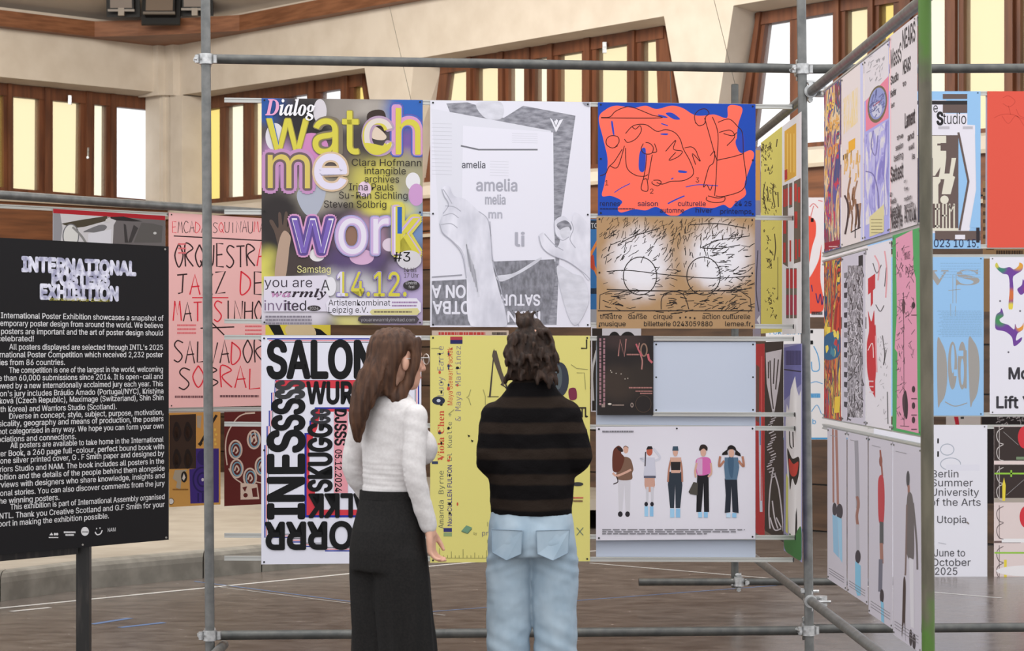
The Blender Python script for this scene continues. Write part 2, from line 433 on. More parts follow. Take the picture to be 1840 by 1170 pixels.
def window(name, pl, frame_px, panes, head, sill, mats, hard=()):
    """frame outline, pane spans [(xtop0, xtop1, xbot0, xbot1)] in pixels; head(x), sill(x) give frame-head and sill y"""
    q = pl.off(-DEPTH); root = MB()
    xs0, xs1 = frame_px[0][0], frame_px[1][0]
    def quad(x0t, x1t, x0b, x1b, th, bh, o0, o1, m, mb, dt=0.0, db=0.0):
        pts = [(x0t, head(x0t) + dt), (x1t, head(x1t) + dt), (x1b, sill(x1b) - db), (x0b, sill(x0b) - db)]
        mb.prism([q.w(*p, o1) for p in pts], [q.w(*p, o0) for p in pts], m)
    HT = 22.0
    # head and sill rails
    L0, L1, R1, R0 = frame_px[0], frame_px[3], frame_px[2], frame_px[1]
    top = [(L0[0], L0[1]), (R0[0], R0[1]), (R0[0], R0[1] + HT), (L0[0], L0[1] + HT)]
    root.prism([q.w(*p, .05) for p in top], [q.w(*p, -.07) for p in top], WOOD)
    bot = [(L1[0], L1[1] - 6), (R1[0], R1[1] - 6), (R1[0], R1[1] + 8), (L1[0], L1[1] + 8)]
    root.prism([q.w(*p, .05) for p in bot], [q.w(*p, -.07) for p in bot], WOOD)
    edges = [(L0[0], L1[0])] + [e for p in panes for e in ((p[0], p[2]), (p[1], p[3]))] + [(R0[0], R1[0])]
    for i in range(0, len(edges), 2):
        (t0, b0), (t1, b1) = edges[i], edges[i + 1]
        pts = [(t0, head(t0)), (t1, head(t1)), (b1, sill(b1)), (b0, sill(b0))]
        root.prism([q.w(*p, .035) for p in pts], [q.w(*p, -.06) for p in pts], WOOD)
        if t1 - t0 > 16:   # the raised cover strip of a mullion
            f = .3; a0, a1 = t0 + (t1 - t0) * f, t1 - (t1 - t0) * f; c0, c1 = b0 + (b1 - b0) * f, b1 - (b1 - b0) * f
            pts = [(a0, head(a0)), (a1, head(a1)), (c1, sill(c1)), (c0, sill(c0))]
            root.prism([q.w(*p, .075) for p in pts], [q.w(*p, .034) for p in pts], WOOD)
    o = root.build(name); tag(o, kind='structure')
    g = MB()
    for p, m in zip(panes, mats):
        pts = [(p[0], head(p[0]) + HT - 3), (p[1], head(p[1]) + HT - 3), (p[3], sill(p[3]) - 3), (p[2], sill(p[2]) - 3)]
        g.prism([q.w(*t, .0) for t in pts], [q.w(*t, -.008) for t in pts], m)
    g.build('glazing', o)
    for (x, y, kind) in hard:
        h = MB(); c = q.w(x, y, .09)
        if kind: h.tube([c, c + Vector((.01, -.03, .12))], .012, ZINC, 8); h.tube([c + Vector((0, .05, 0)), c + Vector((0, -.02, 0))], .016, ZINC, 8)
        else: h.box(c - Vector((.02, .02, .06)), c + Vector((.02, .02, .05)), ZINC)
        h.build('handle' if kind else 'latch', o)
    return o
def lf(x0, y0, x1, y1): return lambda x: y0 + (y1 - y0) * (x - x0) / (x1 - x0)

# window 1 in the left wall
h1, s1 = lf(0, 150, 285, 178), lf(0, 343, 285, 367)
fr1 = [(-210, h1(-210)), (286, h1(286)), (286, s1(286)), (-210, s1(-210))]
fc1 = [(-215, h1(-215) - 12), (287, 166), (287, 374), (-215, s1(-215) + 6)]
# windows in the back wall
h2, s2 = lf(340, 181, 660, 132), lf(340, 368, 690, 337)
fr2 = [(341, h2(341)), (657, h2(657)), (690, s2(690)), (341, s2(341))]
fc2 = [(329, 170), (655, 122), (690, 343), (329, 376)]
h3, s3 = lf(795, 112, 1200, 47), lf(770, 326, 1240, 288)
fr3 = [(797, h3(797)), (1198, h3(1198)), (1238, s3(1238)), (768, s3(768))]
fc3 = [(744, 106), (1193, 29), (1240, 294), (722, 338)]
h4, s4 = lf(1362, 25, 1500, 2), lf(1325, 274, 1840, 232)
fr4 = [(1363, h4(1363)), (2150, h4(2150)), (2150, s4(2150)), (1322, s4(1322))]
fc4 = [(1318, 10), (2155, -132), (2155, s4(2155) + 6), (1276, 284)]
A1, B1 = opening(W1, fc1, fr1); A2, B2 = opening(W2, fc2, fr2); A3, B3 = opening(W2, fc3, fr3); A4, B4 = opening(W2, fc4, fr4)
window('window_1', W1, fr1, [(-160, -110, -160, -110), (-95, -55, -95, -55), (-30, 3, -30, 4), (21, 68, 21, 67), (92, 142, 92, 140), (167, 188, 166, 187), (207, 269, 207, 270)], h1, s1,
       [G_PALE, G_PALE, G_DEEP, G_PALE, G_PALE, G_MILK, G_CLEAR], ((118, 180, 0), (150, 284, 1)))
window('window_2', W2, fr2, [(356, 399, 356, 399), (411, 441, 411, 441), (456, 486, 456, 486), (502, 512, 502, 512), (526, 556, 526, 556), (580, 616, 580, 616), (640, 652, 640, 680)], h2, s2,
       [G_DEEP, G_MILK, G_PALE, G_PALE, G_CLEAR, G_CLEAR, G_DEEP])
window('window_3', W2, fr3, [(812, 842, 785, 842), (860, 899, 860, 899), (918, 946, 918, 946), (966, 987, 966, 987), (1007, 1050, 1007, 1050), (1076, 1131, 1076, 1131), (1157, 1182, 1157, 1190)], h3, s3,
       [G_PALE, G_PALE, G_MILK, G_MILK, G_PALE, G_PALE, G_PALE], ((1098, 86, 0),))
window('window_4', W2, fr4, [(1382, 1424, 1352, 1424), (1440, 1501, 1440, 1501), (1523, 1563, 1523, 1563), (1584, 1610, 1584, 1610), (1660, 1702, 1660, 1702), (1736, 1809, 1736, 1809), (1838, 1890, 1838, 1890), (1920, 1990, 1920, 1990), (2010, 2110, 2010, 2110)], h4, s4,
       [G_CLEAR, G_CLEAR, G_PALE, G_DEEP, G_MILK, G_PALE, G_PALE, G_PALE, G_PALE])
U2E = W2.hit(2300, 600)[0]
Z_PAN = 3.42
tag(wall('wall_left', W1, 0, U1, Z_PAN, Z_TOP, [A1], PLASTER), kind='structure')
tag(wall('wall_back', W2, 0, U2E, 3.30, Z_TOP, [A2, A3, A4], PLASTER), kind='structure')
rv = MB()
reveal(rv, W1, A1, B1, PLASTER); reveal(rv, W2, A2, B2, PLASTER); reveal(rv, W2, A3, B3, PLASTER); reveal(rv, W2, A4, B4, PLASTER)
tag(rv.build('trim_1'), kind='structure')
# timber lining below the windows
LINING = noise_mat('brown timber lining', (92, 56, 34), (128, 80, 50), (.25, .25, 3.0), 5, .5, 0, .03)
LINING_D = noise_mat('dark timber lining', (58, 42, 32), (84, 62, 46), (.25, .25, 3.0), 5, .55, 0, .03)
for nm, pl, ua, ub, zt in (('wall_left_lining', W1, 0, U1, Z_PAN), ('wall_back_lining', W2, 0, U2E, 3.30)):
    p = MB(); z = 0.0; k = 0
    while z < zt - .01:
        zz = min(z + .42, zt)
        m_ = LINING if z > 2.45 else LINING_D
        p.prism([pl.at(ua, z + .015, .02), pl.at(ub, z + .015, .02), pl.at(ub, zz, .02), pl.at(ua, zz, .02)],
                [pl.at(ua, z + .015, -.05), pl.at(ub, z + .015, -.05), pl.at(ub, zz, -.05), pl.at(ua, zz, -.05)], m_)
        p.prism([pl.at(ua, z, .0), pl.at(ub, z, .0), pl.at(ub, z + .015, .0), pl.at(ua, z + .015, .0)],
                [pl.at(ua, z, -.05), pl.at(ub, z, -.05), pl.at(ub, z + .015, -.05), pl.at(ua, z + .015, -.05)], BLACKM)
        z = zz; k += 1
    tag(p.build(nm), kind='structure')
sl = MB()
for pl, ua, ub, z in ((W1, 0, U1, Z_PAN), (W2, 0, U2E, 3.30), (W2, 0, U2E, 2.88)):
    sl.prism([pl.at(ua, z, .07), pl.at(ub, z, .07), pl.at(ub, z + .035, .07), pl.at(ua, z + .035, .07)],
             [pl.at(ua, z, -.02), pl.at(ub, z, -.02), pl.at(ub, z + .035, -.02), pl.at(ua, z + .035, -.02)], mat('pale timber ledge', (186, 172, 152), .5))
tag(sl.build('trim_2'), kind='structure')
# corner pilaster in two offsets with a joint
pb = MB()
def post_px(x0, x1, yt, yb, off, m=PLASTER):
    for pl, a, c in ((W1, x0, min(x1, 300)), (W2, max(x0, 300), x1)):
        if c - a < 1: continue
        o = pl
        pts = [(a, yt), (c, yt), (c, yb), (a, yb)]
        pb.prism([o.w(*t, off) for t in pts], [o.w(*t, -.3) for t in pts], m)
post_px(275, 297.5, 66, 172, .10); post_px(300.5, 323, 66, 172, .10)
post_px(288, 309, 172, 372, .05); post_px(312, 333, 172, 372, .05)
tag(pb.build('corner_pilaster'), kind='structure')

# glulam ring beam along the wall head, cut across the corner, with the ceiling above
bz0, bz1 = 5.47, 5.66
o1, o2 = W1.off(.16), W2.off(.16)
def u_of(pl, px): return pl.hit(px, 100)[0]
inner = [o1.at(-2, 0), o1.at(u_of(o1, 60), 0), o1.at(u_of(o1, 120), 0)]
pA, pD = o1.at(u_of(o1, 170), 0), o2.at(u_of(o2, 430), 0)
mid = (pA + pD) / 2
inner += [pA, pA.lerp(pD, .3) + Vector((0, .05, 0)), mid + Vector((0, .06, 0)), pA.lerp(pD, .7) + Vector((0, .05, 0)), pD, o2.at(u_of(o2, 520), 0), o2.at(U2E, 0)]
outer = [W1.at(-2, 0, -.2), W1.at(U1, 0, -.2) , W2.at(U2E, 0, -.2)]
bm_ = MB()
loop = inner + outer[::-1]
bm_.prism([Vector((p.x, p.y, bz1)) for p in loop], [Vector((p.x, p.y, bz0)) for p in loop], BEAM)
tag(bm_.build('ceiling_beam'), kind='structure')
cb = MB()
J = Vector((CORNER.x, CORNER.y, 0))
bis = (Vector((W1.n.x, W1.n.y, 0)) + Vector((W2.n.x, W2.n.y, 0))).normalized()
ca = bis.dot(Vector((W1.n.x, W1.n.y, 0)))
IN, RISE = 6.0, 1.7
def cring(o, z): return [Vector((W1.at(-2, 0, o).x, W1.at(-2, 0, o).y, z)), Vector((J.x + bis.x * o / ca, J.y + bis.y * o / ca, z)), Vector((W2.at(U2E, 0, o).x, W2.at(U2E, 0, o).y, z))]
lo, hi = cring(-.3, 5.70), cring(IN, 5.70 + RISE); lo2, hi2 = cring(-.3, 5.82), cring(IN, 5.82 + RISE)
for i in (0, 1):
    cb.prism([lo[i], lo[i + 1], hi[i + 1], hi[i]], [lo2[i], lo2[i + 1], hi2[i + 1], hi2[i]], CEIL)
tag(cb.build('ceiling'), kind='structure')
ad = MB()
tag(ad.build('trim_3'), kind='structure') if ad.v else None

# low platform with its rounded concrete kerb
kerb_px = [(-260, 1118), (0, 1081), (154, 1059), (365, 1039), (470, 1028), (640, 1010), (760, 996), (900, 978)]
kp = [ground(*p) for p in kerb_px]
kz = 0.19
pm = MB()
LEDGE = noise_mat('pale platform floor', (143, 134, 121), (158, 149, 136), (1, 1, 1), 3, .6)
poly = kp + [Vector((kp[-1].x + .3, 27.5)), Vector((-9, 27.5)), Vector((-11, kp[0].y))]
inn = [Vector((p.x, p.y + .16)) for p in kp] + poly[len(kp):]
pm.prism([Vector((p.x, p.y, kz - .004)) for p in inn], [Vector((p.x, p.y, 0)) for p in inn], LEDGE)
tag(pm.build('platform'), kind='structure')
kb = MB(); prof = [(0, 0), (0, kz * .62), (.012, kz * .8), (.04, kz * .93), (.09, kz), (.2, kz + .002), (.2, 0)]
for i in range(len(kp) - 1):
    a, c = kp[i], kp[i + 1]; e = (c - a).normalized(); g = 0.006
    for lo_, hi_ in ((a + e * g, c - e * g),):
        A = [Vector((lo_.x, lo_.y + y, z)) for y, z in prof]; Bq = [Vector((hi_.x, hi_.y + y, z)) for y, z in prof]
        kb.prism(A, Bq, CONC)
tag(kb.build('kerb'), kind='structure')
# riser at the back of the platform
rb = MB(); rb.box((-8, 22.2, kz - .01), (1.2, 27.4, kz + .085), LEDGE)
tag(rb.build('platform_step'), kind='structure')

# ---------------------------------------------------------------- floodlights on the beam
def floodlight(px, py, d, w, h, label, tilt):
    c = P(px, py, d); t = empty('floodlight', (c.x, c.y, bz1)); tag(t, label, 'lamp', 'floodlights on the beam')
    z = c.z - bz1; M = Matrix.Translation((0, 0, z)) @ Matrix.Rotation(tilt, 4, 'X')
    LAMP = mat('dark lamp housing', (12, 10, 9), .6, .1); LENS = mat('frosted lamp glass', (112, 98, 86), .3)
    b = MB(); b.box((-w / 2, -.02, -h / 2), (w / 2, .12, h / 2), LAMP, M); b.box((-w / 2 - .05, .12, -h / 2 - .08), (w / 2 + .05, .17, h / 2 + .05), LAMP, M)
    for k in range(5): b.box((-w / 2 + .02 + k * (w - .06) / 4, .12, -h / 2 + .02), (-w / 2 + .035 + k * (w - .06) / 4, .16, h / 2 - .02), LAMP, M)
    b.box((-w / 2 - .01, -.035, h / 2 - .015), (w / 2 + .01, 0, h / 2 + .012), LAMP, M); b.box((-w / 2 - .01, -.035, -h / 2 - .012), (w / 2 + .01, 0, -h / 2 + .015), mat('grey lamp rim', (120, 112, 104), .4, .4), M)
    b.build('housing', t)
    b = MB(); b.box((-w / 2 + .02, -.03, -h / 2 + .03), (w / 2 - .02, -.018, h / 2 - .03), LENS, M); b.build('lens', t)
    b = MB(); b.box((-.035, -.02, 0), (.035, .04, .09), mat('pale mounting block', (150, 140, 128), .6)); b.build('mounting_block', t)
    b = MB(); b.tube([(0, .01, .09), (0, .01, z - h / 2 + .02)], .014, ZINC, 8); b.ball((0, .01, .12), (.025, .025, .025), LAMP, n=6); b.build('bracket', t)
floodlight(218, 2, 29.0, .30, .22, 'dark floodlight leftmost of three on the timber beam', .15)
floodlight(287, 8, 28.9, .36, .24, 'dark floodlight with lit-looking pale glass, middle of three on the beam', -.25)
floodlight(350, 0, 29.0, .30, .22, 'dark floodlight right of the middle one, beside the scaffold post', .15)
# ---------------------------------------------------------------- scaffold
R_T = 0.0242
FP = Plane(wl(370, 12.14), wl(1440, 12.47))          # the front bay
S_a = Vector((1.488 + .00918 * 12.47, 0))
def side(d): return Vector((S_a.x - .00918 * d, d))
SP = Plane(side(16.5), side(8.0))                    # the side run of posters, seen obliquely
scaf = empty('scaffold', (FP.w(377, 1140).x, FP.w(377, 1140).y, 0))
tag(scaf, 'galvanised tube scaffold with tall posts framing the poster wall', 'scaffold')
SO = Vector(scaf.location)
def stube(name, a, c, m=GALV, r=R_T, label=None):
    b = MB(); a, c = Vector(a) - SO, Vector(c) - SO
    t = (c - a).normalized(); q = 16
    b.tube([a, c], r, m, q)
    for e, s_ in ((a, 1), (c, -1)): b.tube([e - t * .002 * s_, e + t * .001 * s_], r * .82, BLACKM, q)
    o = b.build(name, scaf)
    if label: o['label'] = label
    return o
def coupler(c, a1, a2, turn=0.0):
    """two clamp halves round tubes with axes a1 and a2, with hinged bolts"""
    c = Vector(c) - SO; b = MB(); a1, a2 = Vector(a1).normalized(), Vector(a2).normalized(); n = a1.cross(a2).normalized()
    for ax, o in ((a1, -.027), (a2, .027)):
        q = c + n * o * 1.0
        b.tube([q - ax * .026, q + ax * .026], .034, ZINC, 16)
        other = ax.cross(n).normalized()
        for s_ in (1, -1):
            h = q + other * .043 * s_
            b.tube([h - ax * .02, h + ax * .02], .013, ZINC, 8)
        h = q + other * .05
        b.tube([h - n * .045, h + n * .05], .008, ZINC, 8)
        b.tube([h + n * .03, h + n * .048], .015, ZINC, 6, True, False)
    b.tube([c - n * .02, c + n * .02], .022, ZINC, 12)
    b.build('coupler', scaf)
def lean(pl, xt, yt, xb, extra=0.0):
    a, c = pl.w(xt, yt), pl.w(xb, 1140)
    k = (0 - a.z) / (c.z - a.z); foot = a + (c - a) * k; foot.y = c.y
    up = a + (a - c) * extra
    return foot, up
X = Vector((1, 0, 0)); Z = Vector((0, 0, 1)); Ex = Vector((FP.e.x, FP.e.y, 0)); Ed = Vector((-.00918, 1, 0)).normalized()
fl, tl = lean(FP, 370, 100, 377, .35); stube('upright', fl, tl)
fr, tr = lean(FP, 1441, 100, 1454, .35); stube('upright', fr, tr)
gp = Plane(wl(1640, 8.86), wl(1690, 8.86))
GREEN = noise_mat('olive weathered steel', (84, 80, 66), (108, 102, 86), (1, 1, .3), 16, .5, .2, .04)
def _green():
    nt = GREEN.node_tree; N = nt.nodes; L = nt.links; b = bsdf(GREEN); src = b.inputs['Base Color'].links[0].from_socket
    tc = N.new('ShaderNodeTexCoord'); sp = N.new('ShaderNodeSeparateXYZ'); L.new(tc.outputs['Object'], sp.inputs[0])
    nz = N.new('ShaderNodeTexNoise'); nz.inputs['Scale'].default_value = 11; L.new(tc.outputs['Object'], nz.inputs['Vector'])
    ad = N.new('ShaderNodeMath'); ad.operation = 'MULTIPLY_ADD'; ad.inputs[1].default_value = .35; L.new(nz.outputs['Fac'], ad.inputs[0]); L.new(sp.outputs['Z'], ad.inputs[2])
    prev = src
    for lo, hi in ((2.62, 2.78), (.72, .58)):   # blends to green towards the upper and the lower end
        mr = N.new('ShaderNodeMapRange'); mr.inputs['From Min'].default_value = lo + .17; mr.inputs['From Max'].default_value = hi + .17; L.new(ad.outputs[0], mr.inputs[0])
        mx = N.new('ShaderNodeMix'); mx.data_type = 'RGBA'; L.new(mr.outputs[0], mx.inputs['Factor']); L.new(prev, mx.inputs['A']); mx.inputs['B'].default_value = lin((82, 118, 48)); prev = mx.outputs['Result']
    L.new(prev, b.inputs['Base Color'])
_green()
fg, tg = lean(gp, 1662, 60, 1668, .3); stube('upright', fg, tg, GREEN, R_T, 'post with green upper and lower ends')
for f in (fl, fr, fg):
    b = MB(); b.box((-.075, -.075, 0), (.075, .075, .006), GALV_D); b.tube([(0, 0, .006), (0, 0, .06)], .019, GALV_D, 10)
    o = b.build('base_plate', scaf); o.location = Vector((f.x, f.y, 0)) - SO
BK = FP.off(-.053)
lt0, lt1 = BK.w(354, 105.5), BK.w(1446, 123.5); stube('ledger', lt0, lt1, GALV_D)
ext = FP.off(-.01)
stube('ledger', BK.w(1450, 124), BK.w(1905, 122.5), GALV_D)
lb0, lb1 = BK.w(362, 1142), BK.w(1456, 1133); stube('ledger', lb0, lb1, GALV_D)
stube('ledger', BK.w(1458, 1130), BK.w(1905, 1127), GALV_D)
# side ledgers run from the back post to the green post and past it
def side_pt(px, py, d, dx=0.0): q = P(px, py, d); return Vector((side(d).x + dx, d, q.z))
zt, zb = 2.955, .335
stube('ledger', (side(15.9).x + .05, 15.9, zt), (side(8.5).x + .05, 8.5, zt), GALV)
stube('ledger', (side(15.9).x + .05, 15.9, zb), (side(8.3).x + .05, 8.3, zb), GALV)
# left return towards the camera
stube('ledger', (fl.x + .05, fl.y + .16, .13), (fl.x + .075, 8.0, .13), GALV)
# back post, cut off above the floor, and its base tube
bx = side(15.6).x - .02
stube('upright', (bx, 15.66, .10), (bx, 15.66, EYE + (HY - 152) / F_PX * 15.66), GALV_D)
stube('ledger', P(1148, 1046, 15.6), Vector((P(1500, 1045, 15.6).x + .5, 15.6, P(1500, 1045, 15.6).z)), GALV_D)
coupler(FP.w(370, 106, -.027), Z, Ex); coupler(FP.w(377, 1142, -.027), Z, Ex)
coupler(FP.w(1442, 124, -.027), Z, Ex); coupler(Vector((fr.x + .03, fr.y, zt)), Z, Ed)
coupler(FP.w(1453, 1133, -.027), Z, Ex); coupler(Vector((fr.x + .03, fr.y, zb)), Z, Ed)
coupler(Vector((bx + .02, 15.62, P(1325, 1046, 15.6).z)), X, Z); coupler(Vector((fg.x + .02, fg.y, zt)), Z, Ed); coupler(Vector((fg.x + .02, fg.y, zb)), Z, Ed)
coupler(Vector((bx + .04, 15.62, zb)), Ed, Z); coupler(Vector((bx + .04, 15.62, zt)), Ed, Z)

# left back tube that carries the pink poster, hung from the roof
BP = Plane(wl(0, 13.03), wl(470, 14.60))
def one_tube(name, a, c, r, m, label, cat, group=None):
    a, c = Vector(a), Vector(c); g = MB(); g.tube([Vector((0, 0, 0)), c - a], r, m, 14)
    t = (c - a).normalized()
    g.tube([-t * .002, t * .001], r * .8, BLACKM, 12)
    o = g.build(name, None, a); return tag(o, label, cat, group)
tube_a, tube_c = BP.w(-160, 339.5), BP.w(700, 397)
one_tube('scaffold_tube', tube_a, tube_c, R_T, GALV, 'long grey tube above the black banner and the pink poster', 'tube')
def cable(a, c, label, r=.0022, knob=None):
    a, c = Vector(a), Vector(c); g = MB(); g.tube([Vector((0, 0, 0)), c - a], r, CABLE, 6)
    if knob: g.tube([(c - a) * .0 + (c - a), (c - a) + Vector((0, 0, -knob))], .012, CABLE, 8)
    o = g.build('suspension_cable', None, a); return tag(o, label, 'cable', 'suspension cables')
cable(P(700, 12, 22), P(740, 186, 17.2), 'thin steel cable slanting down the wall above the drawing poster')
cable(P(1278, -20, 20), Vector((bx, 15.66, EYE + (HY - 150.5) / F_PX * 15.66)), 'thin steel cable slanting to the short post stub above the blue and orange poster')
cable(P(1722, -535, 17.6), P(1722, 168, 17.6), 'short cable over the pale blue poster beside the green post', .004)
cable(P(1204, 120, 12.5), P(1206, 190, 12.5), 'short cable hanging from the top tube above the blue and orange poster', .002)

# ---------------------------------------------------------------- rails
PF = FP.off(-.055)        # plane of the front posters
RAILS = {}
def rail(pl, x0, y0, x1, y1, h, label, group, over=0.0, m=ALU):
    """aluminium rail: two lips and a groove; x0.. in pixels"""
    q = pl.off(-.014); a = q.w(x0, y0); c = q.w(x1, y1)
    L = (c - a).length; b = MB()
    b.box((0, -.006, -h / 2), (L, .012, h / 2), m); b.box((0, -.010, -h / 2), (L, -.006, -h / 2 + h * .3), m); b.box((0, -.010, h / 2 - h * .3), (L, -.006, h / 2), m)
    o = b.build('rail', None, a, pl.rz); o.rotation_euler = (0, -math.atan2(c.z - a.z, math.hypot(c.x - a.x, c.y - a.y)), pl.rz)
    end = MB(); end.box((L, -.011, -h / 2), (L + .006, .013, h / 2), mat('dark end cap', (60, 60, 60), .5)); end.build('end_cap', o)
    return tag(o, label, 'rail', group)
GF = 'rails of the front poster wall'
for (ya, yb, xe, lab) in ((180, 192, 1423, 'aluminium rail along the top edge of the front posters'),
                      (381, 392, 1423, 'aluminium rail behind the middle of the upper front posters'),
                      (577, 587, 1424, 'aluminium rail along the bottom edge of the upper front posters'),
                      (606, 609, 1424, 'aluminium rail along the top edge of the lower front posters'),
                      (762, 770, 1426, 'aluminium rail along the top of the five figures poster'),
                      (962, 966, 1427, 'aluminium rail under the five figures poster'),
                      (1003, 1006, 1424, 'lowest aluminium rail of the front wall, just above the floor')):
    rail(PF, 403, ya, xe, yb, .0235, lab, GF)
rail(PF, 1172, 744, 1426, 745, .022, 'short aluminium rail under the blank grey sheet back', GF)
PR = Plane(wl(1500, 17.5), wl(1840, 17.5))
GR = 'rails of the right back poster wall'
for (y, lab) in ((168, 'aluminium rail at the top of the red poster at the right'), (443, 'aluminium rail under the red poster at the right'),
                 (461, 'aluminium rail on top of the pale blue poster behind the green post'), (745, 'aluminium rail at the foot of the pale blue poster behind the green post'),
                 (767, 'aluminium rail on top of the white summer university poster'), (1046, 'aluminium rail at the foot of the white summer university poster')):
    rail(PR, 1560, y, 1900, y, .03, lab, GR)
def srail(z, d0, d1, lab):
    a, c = SP.off(-.014), None
    q = MB(); L = d0 - d1
    q.box((0, -.006, -.012), (L, .012, .012), ALU); q.box((0, -.01, -.012), (L, -.006, -.005), ALU); q.box((0, -.01, .005), (L, -.006, .012), ALU)
    p_ = side(d0) + a.n * -.014
    o = q.build('rail', None, (p_.x, p_.y, z), SP.rz); tag(o, lab, 'rail', 'rails of the side poster wall')
for z, lab in ((2.865, 'side rail holding the tops of the upper row by the green post'), (2.085, 'side rail at the foot of the upper row by the green post'),
               (2.045, 'side rail at the top of the middle row by the green post'), (1.305, 'side rail at the foot of the middle row by the green post'),
               (1.255, 'side rail at the top of the lowest row by the green post')):
    srail(z, 11.72, 8.96, lab)
GB = 'rails of the left back poster wall'
rail(BP, -120, 364.5, 310, 386, .022, 'pale rail at the top of the grey photographic poster', GB)
rail(Plane(wl(0, 14.2), wl(470, 15.5)), 302, 740, 560, 738, .02, 'thin rail along the top of the ochre and maroon posters', GB)
rail(BP, 296, 735, 590, 734, .022, 'pale rail at the foot of the pink poster', GB)
# ---------------------------------------------------------------- posters: front wall
BK_ = (24, 22, 24); WHT = (226, 224, 232); DK = (40, 38, 40)

# 1 colourful "watch me work"
s = Sheet(PF, 470, 759.5, 178, 584, (96, 92, 92))
s.b = MB(); BM = blob_mat('blurred colour print', s, (84, 76, 74), [
    (480, 195, 60, 40, (38, 84, 156), 1), (560, 215, 90, 60, (40, 36, 38), 1), (620, 195, 60, 50, (158, 150, 142), .8), (680, 200, 60, 40, (176, 168, 160), .8),
    (735, 200, 60, 60, (44, 96, 176), 1), (745, 260, 40, 40, (118, 88, 160), .9), (600, 300, 90, 60, (96, 84, 80), .8), (700, 330, 110, 75, (206, 196, 92), .9),
    (660, 250, 50, 50, (60, 54, 54), .8), (500, 290, 45, 60, (186, 140, 190), .9), (560, 350, 90, 50, (196, 188, 170), .7), (500, 400, 70, 100, (44, 38, 38), 1),
    (590, 420, 80, 60, (64, 48, 70), .8), (650, 430, 60, 60, (186, 146, 178), .9), (740, 400, 50, 80, (116, 148, 196), .8), (740, 320, 50, 60, (150, 146, 130), .8), (480, 500, 40, 70, (208, 200, 96), 1),
    (540, 480, 70, 40, (66, 54, 52), .9), (640, 470, 90, 40, (84, 66, 110), .9), (620, 530, 120, 60, (206, 204, 210), .9), (740, 520, 60, 80, (186, 170, 210), .9),
    (520, 555, 110, 60, (222, 216, 226), .95), (700, 570, 90, 40, (204, 188, 222), .9), (640, 575, 60, 25, (214, 206, 120), .8), (700, 375, 70, 20, (216, 206, 90), .8)], .05)
s.b.box((-s.W / 2, -s.th / 2, 0), (s.W / 2, s.th / 2, s.H), BM)
YEL, PNK, BLU, PUR, LIL = (206, 196, 76), (206, 150, 190), (44, 96, 176), (110, 84, 160), (216, 210, 228)
for (cx, cy, rx, ry, c) in ((494, 246, 17, 25, (214, 210, 216)), (560, 265, 30, 26, (198, 132, 180)), (575, 200, 12, 22, (206, 200, 206)), (655, 340, 12, 14, (226, 200, 220)), (742, 326, 13, 16, (220, 218, 222)),
                            (570, 458, 14, 12, (222, 218, 220)), (722, 440, 14, 14, (214, 168, 200)), (700, 440, 13, 12, (212, 196, 210)), (650, 462, 22, 14, (206, 168, 200)), (748, 350, 14, 20, (196, 150, 196))):
    s.ell(cx, cy, rx, ry, c)
SK = (140, 108, 92); 
s.poly([(496, 500), (500, 455), (494, 420), (484, 398), (490, 396), (500, 410), (500, 384), (505, 384), (508, 405), (512, 382), (517, 384), (516, 408), (524, 396), (528, 400), (518, 425), (516, 460), (512, 500)], (92, 76, 68), True)
s.poly([(494, 500), (500, 440), (510, 415), (522, 425), (520, 445), (512, 500)], (176, 150, 132), True)
s.poly([(606, 420), (618, 404), (640, 402), (650, 418), (646, 440), (625, 446), (608, 440)], SK, True)
s.poly([(660, 205), (690, 200), (692, 240), (668, 246)], (60, 48, 44), True); s.poly([(662, 232), (676, 228), (694, 244), (688, 252), (668, 248)], (214, 196, 178), True)
s.poly([(538, 340), (560, 330), (584, 340), (580, 366), (566, 388), (548, 384), (534, 358)], (168, 172, 186), True)
# letters with stacked outlines
def outl(t, x0, y, x1, h, cols):
    for off, c in cols: 
        s.text(t, x0, y, x1, h, c, off)
s.text('h', 708, 275, 755, 83, PUR, .085); s.text('h', 708, 275, 755, 83, (60, 110, 186), .07); s.text('h', 708, 275, 755, 83, PNK, .05)
s.text('c', 654, 275, 705, 83, (176, 150, 176), .05); s.text('a', 564, 275, 612, 83, (120, 110, 96), .045); s.text('wat', 479, 275, 646, 83, (150, 138, 70), .02)
s.poly([(477, 205), (489, 205), (505, 275), (497, 275)], BLU, False); s.text('watch', 479, 275, 755, 83, YEL, .006); s.text('c', 654, 275, 705, 83, (214, 204, 196), .0); s.poly([(655, 258), (668, 258), (690, 262), (703, 255), (700, 268), (684, 277), (664, 272)], YEL, True)
s.text('m', 481, 338, 557, 80, (188, 140, 182), .12); s.text('m', 481, 338, 557, 80, (110, 92, 96), .05); s.text('e', 566, 338, 622, 80, (206, 180, 150), .06)
s.text('m', 481, 338, 557, 80, (206, 186, 100), .0); s.text('e', 566, 338, 622, 80, LIL, .02)
s.text('w', 524, 455, 598, 84, PNK, .085); s.text('w', 524, 455, 598, 84, (96, 76, 140), .05); s.text('ork', 606, 455, 754, 84, (150, 150, 196), .06); s.text('k', 711, 455, 754, 84, (206, 196, 90), .09); s.text('ork', 606, 455, 754, 84, (196, 170, 210), .04)
s.text('work', 524, 455, 754, 84, (220, 214, 228), .0); s.text('w', 526, 455, 597, 80, (120, 98, 176), .0); s.text('k', 711, 455, 754, 84, YEL, .006); s.rect(714, 372, 722, 420, BLU)
s.text(serif('Dialog'), 477, 207, 566, 30, (236, 234, 238), .012, 0, 'math')
s.text(serif('D'), 477, 207, 501, 30, (226, 160, 196), .014, 0, 'math')
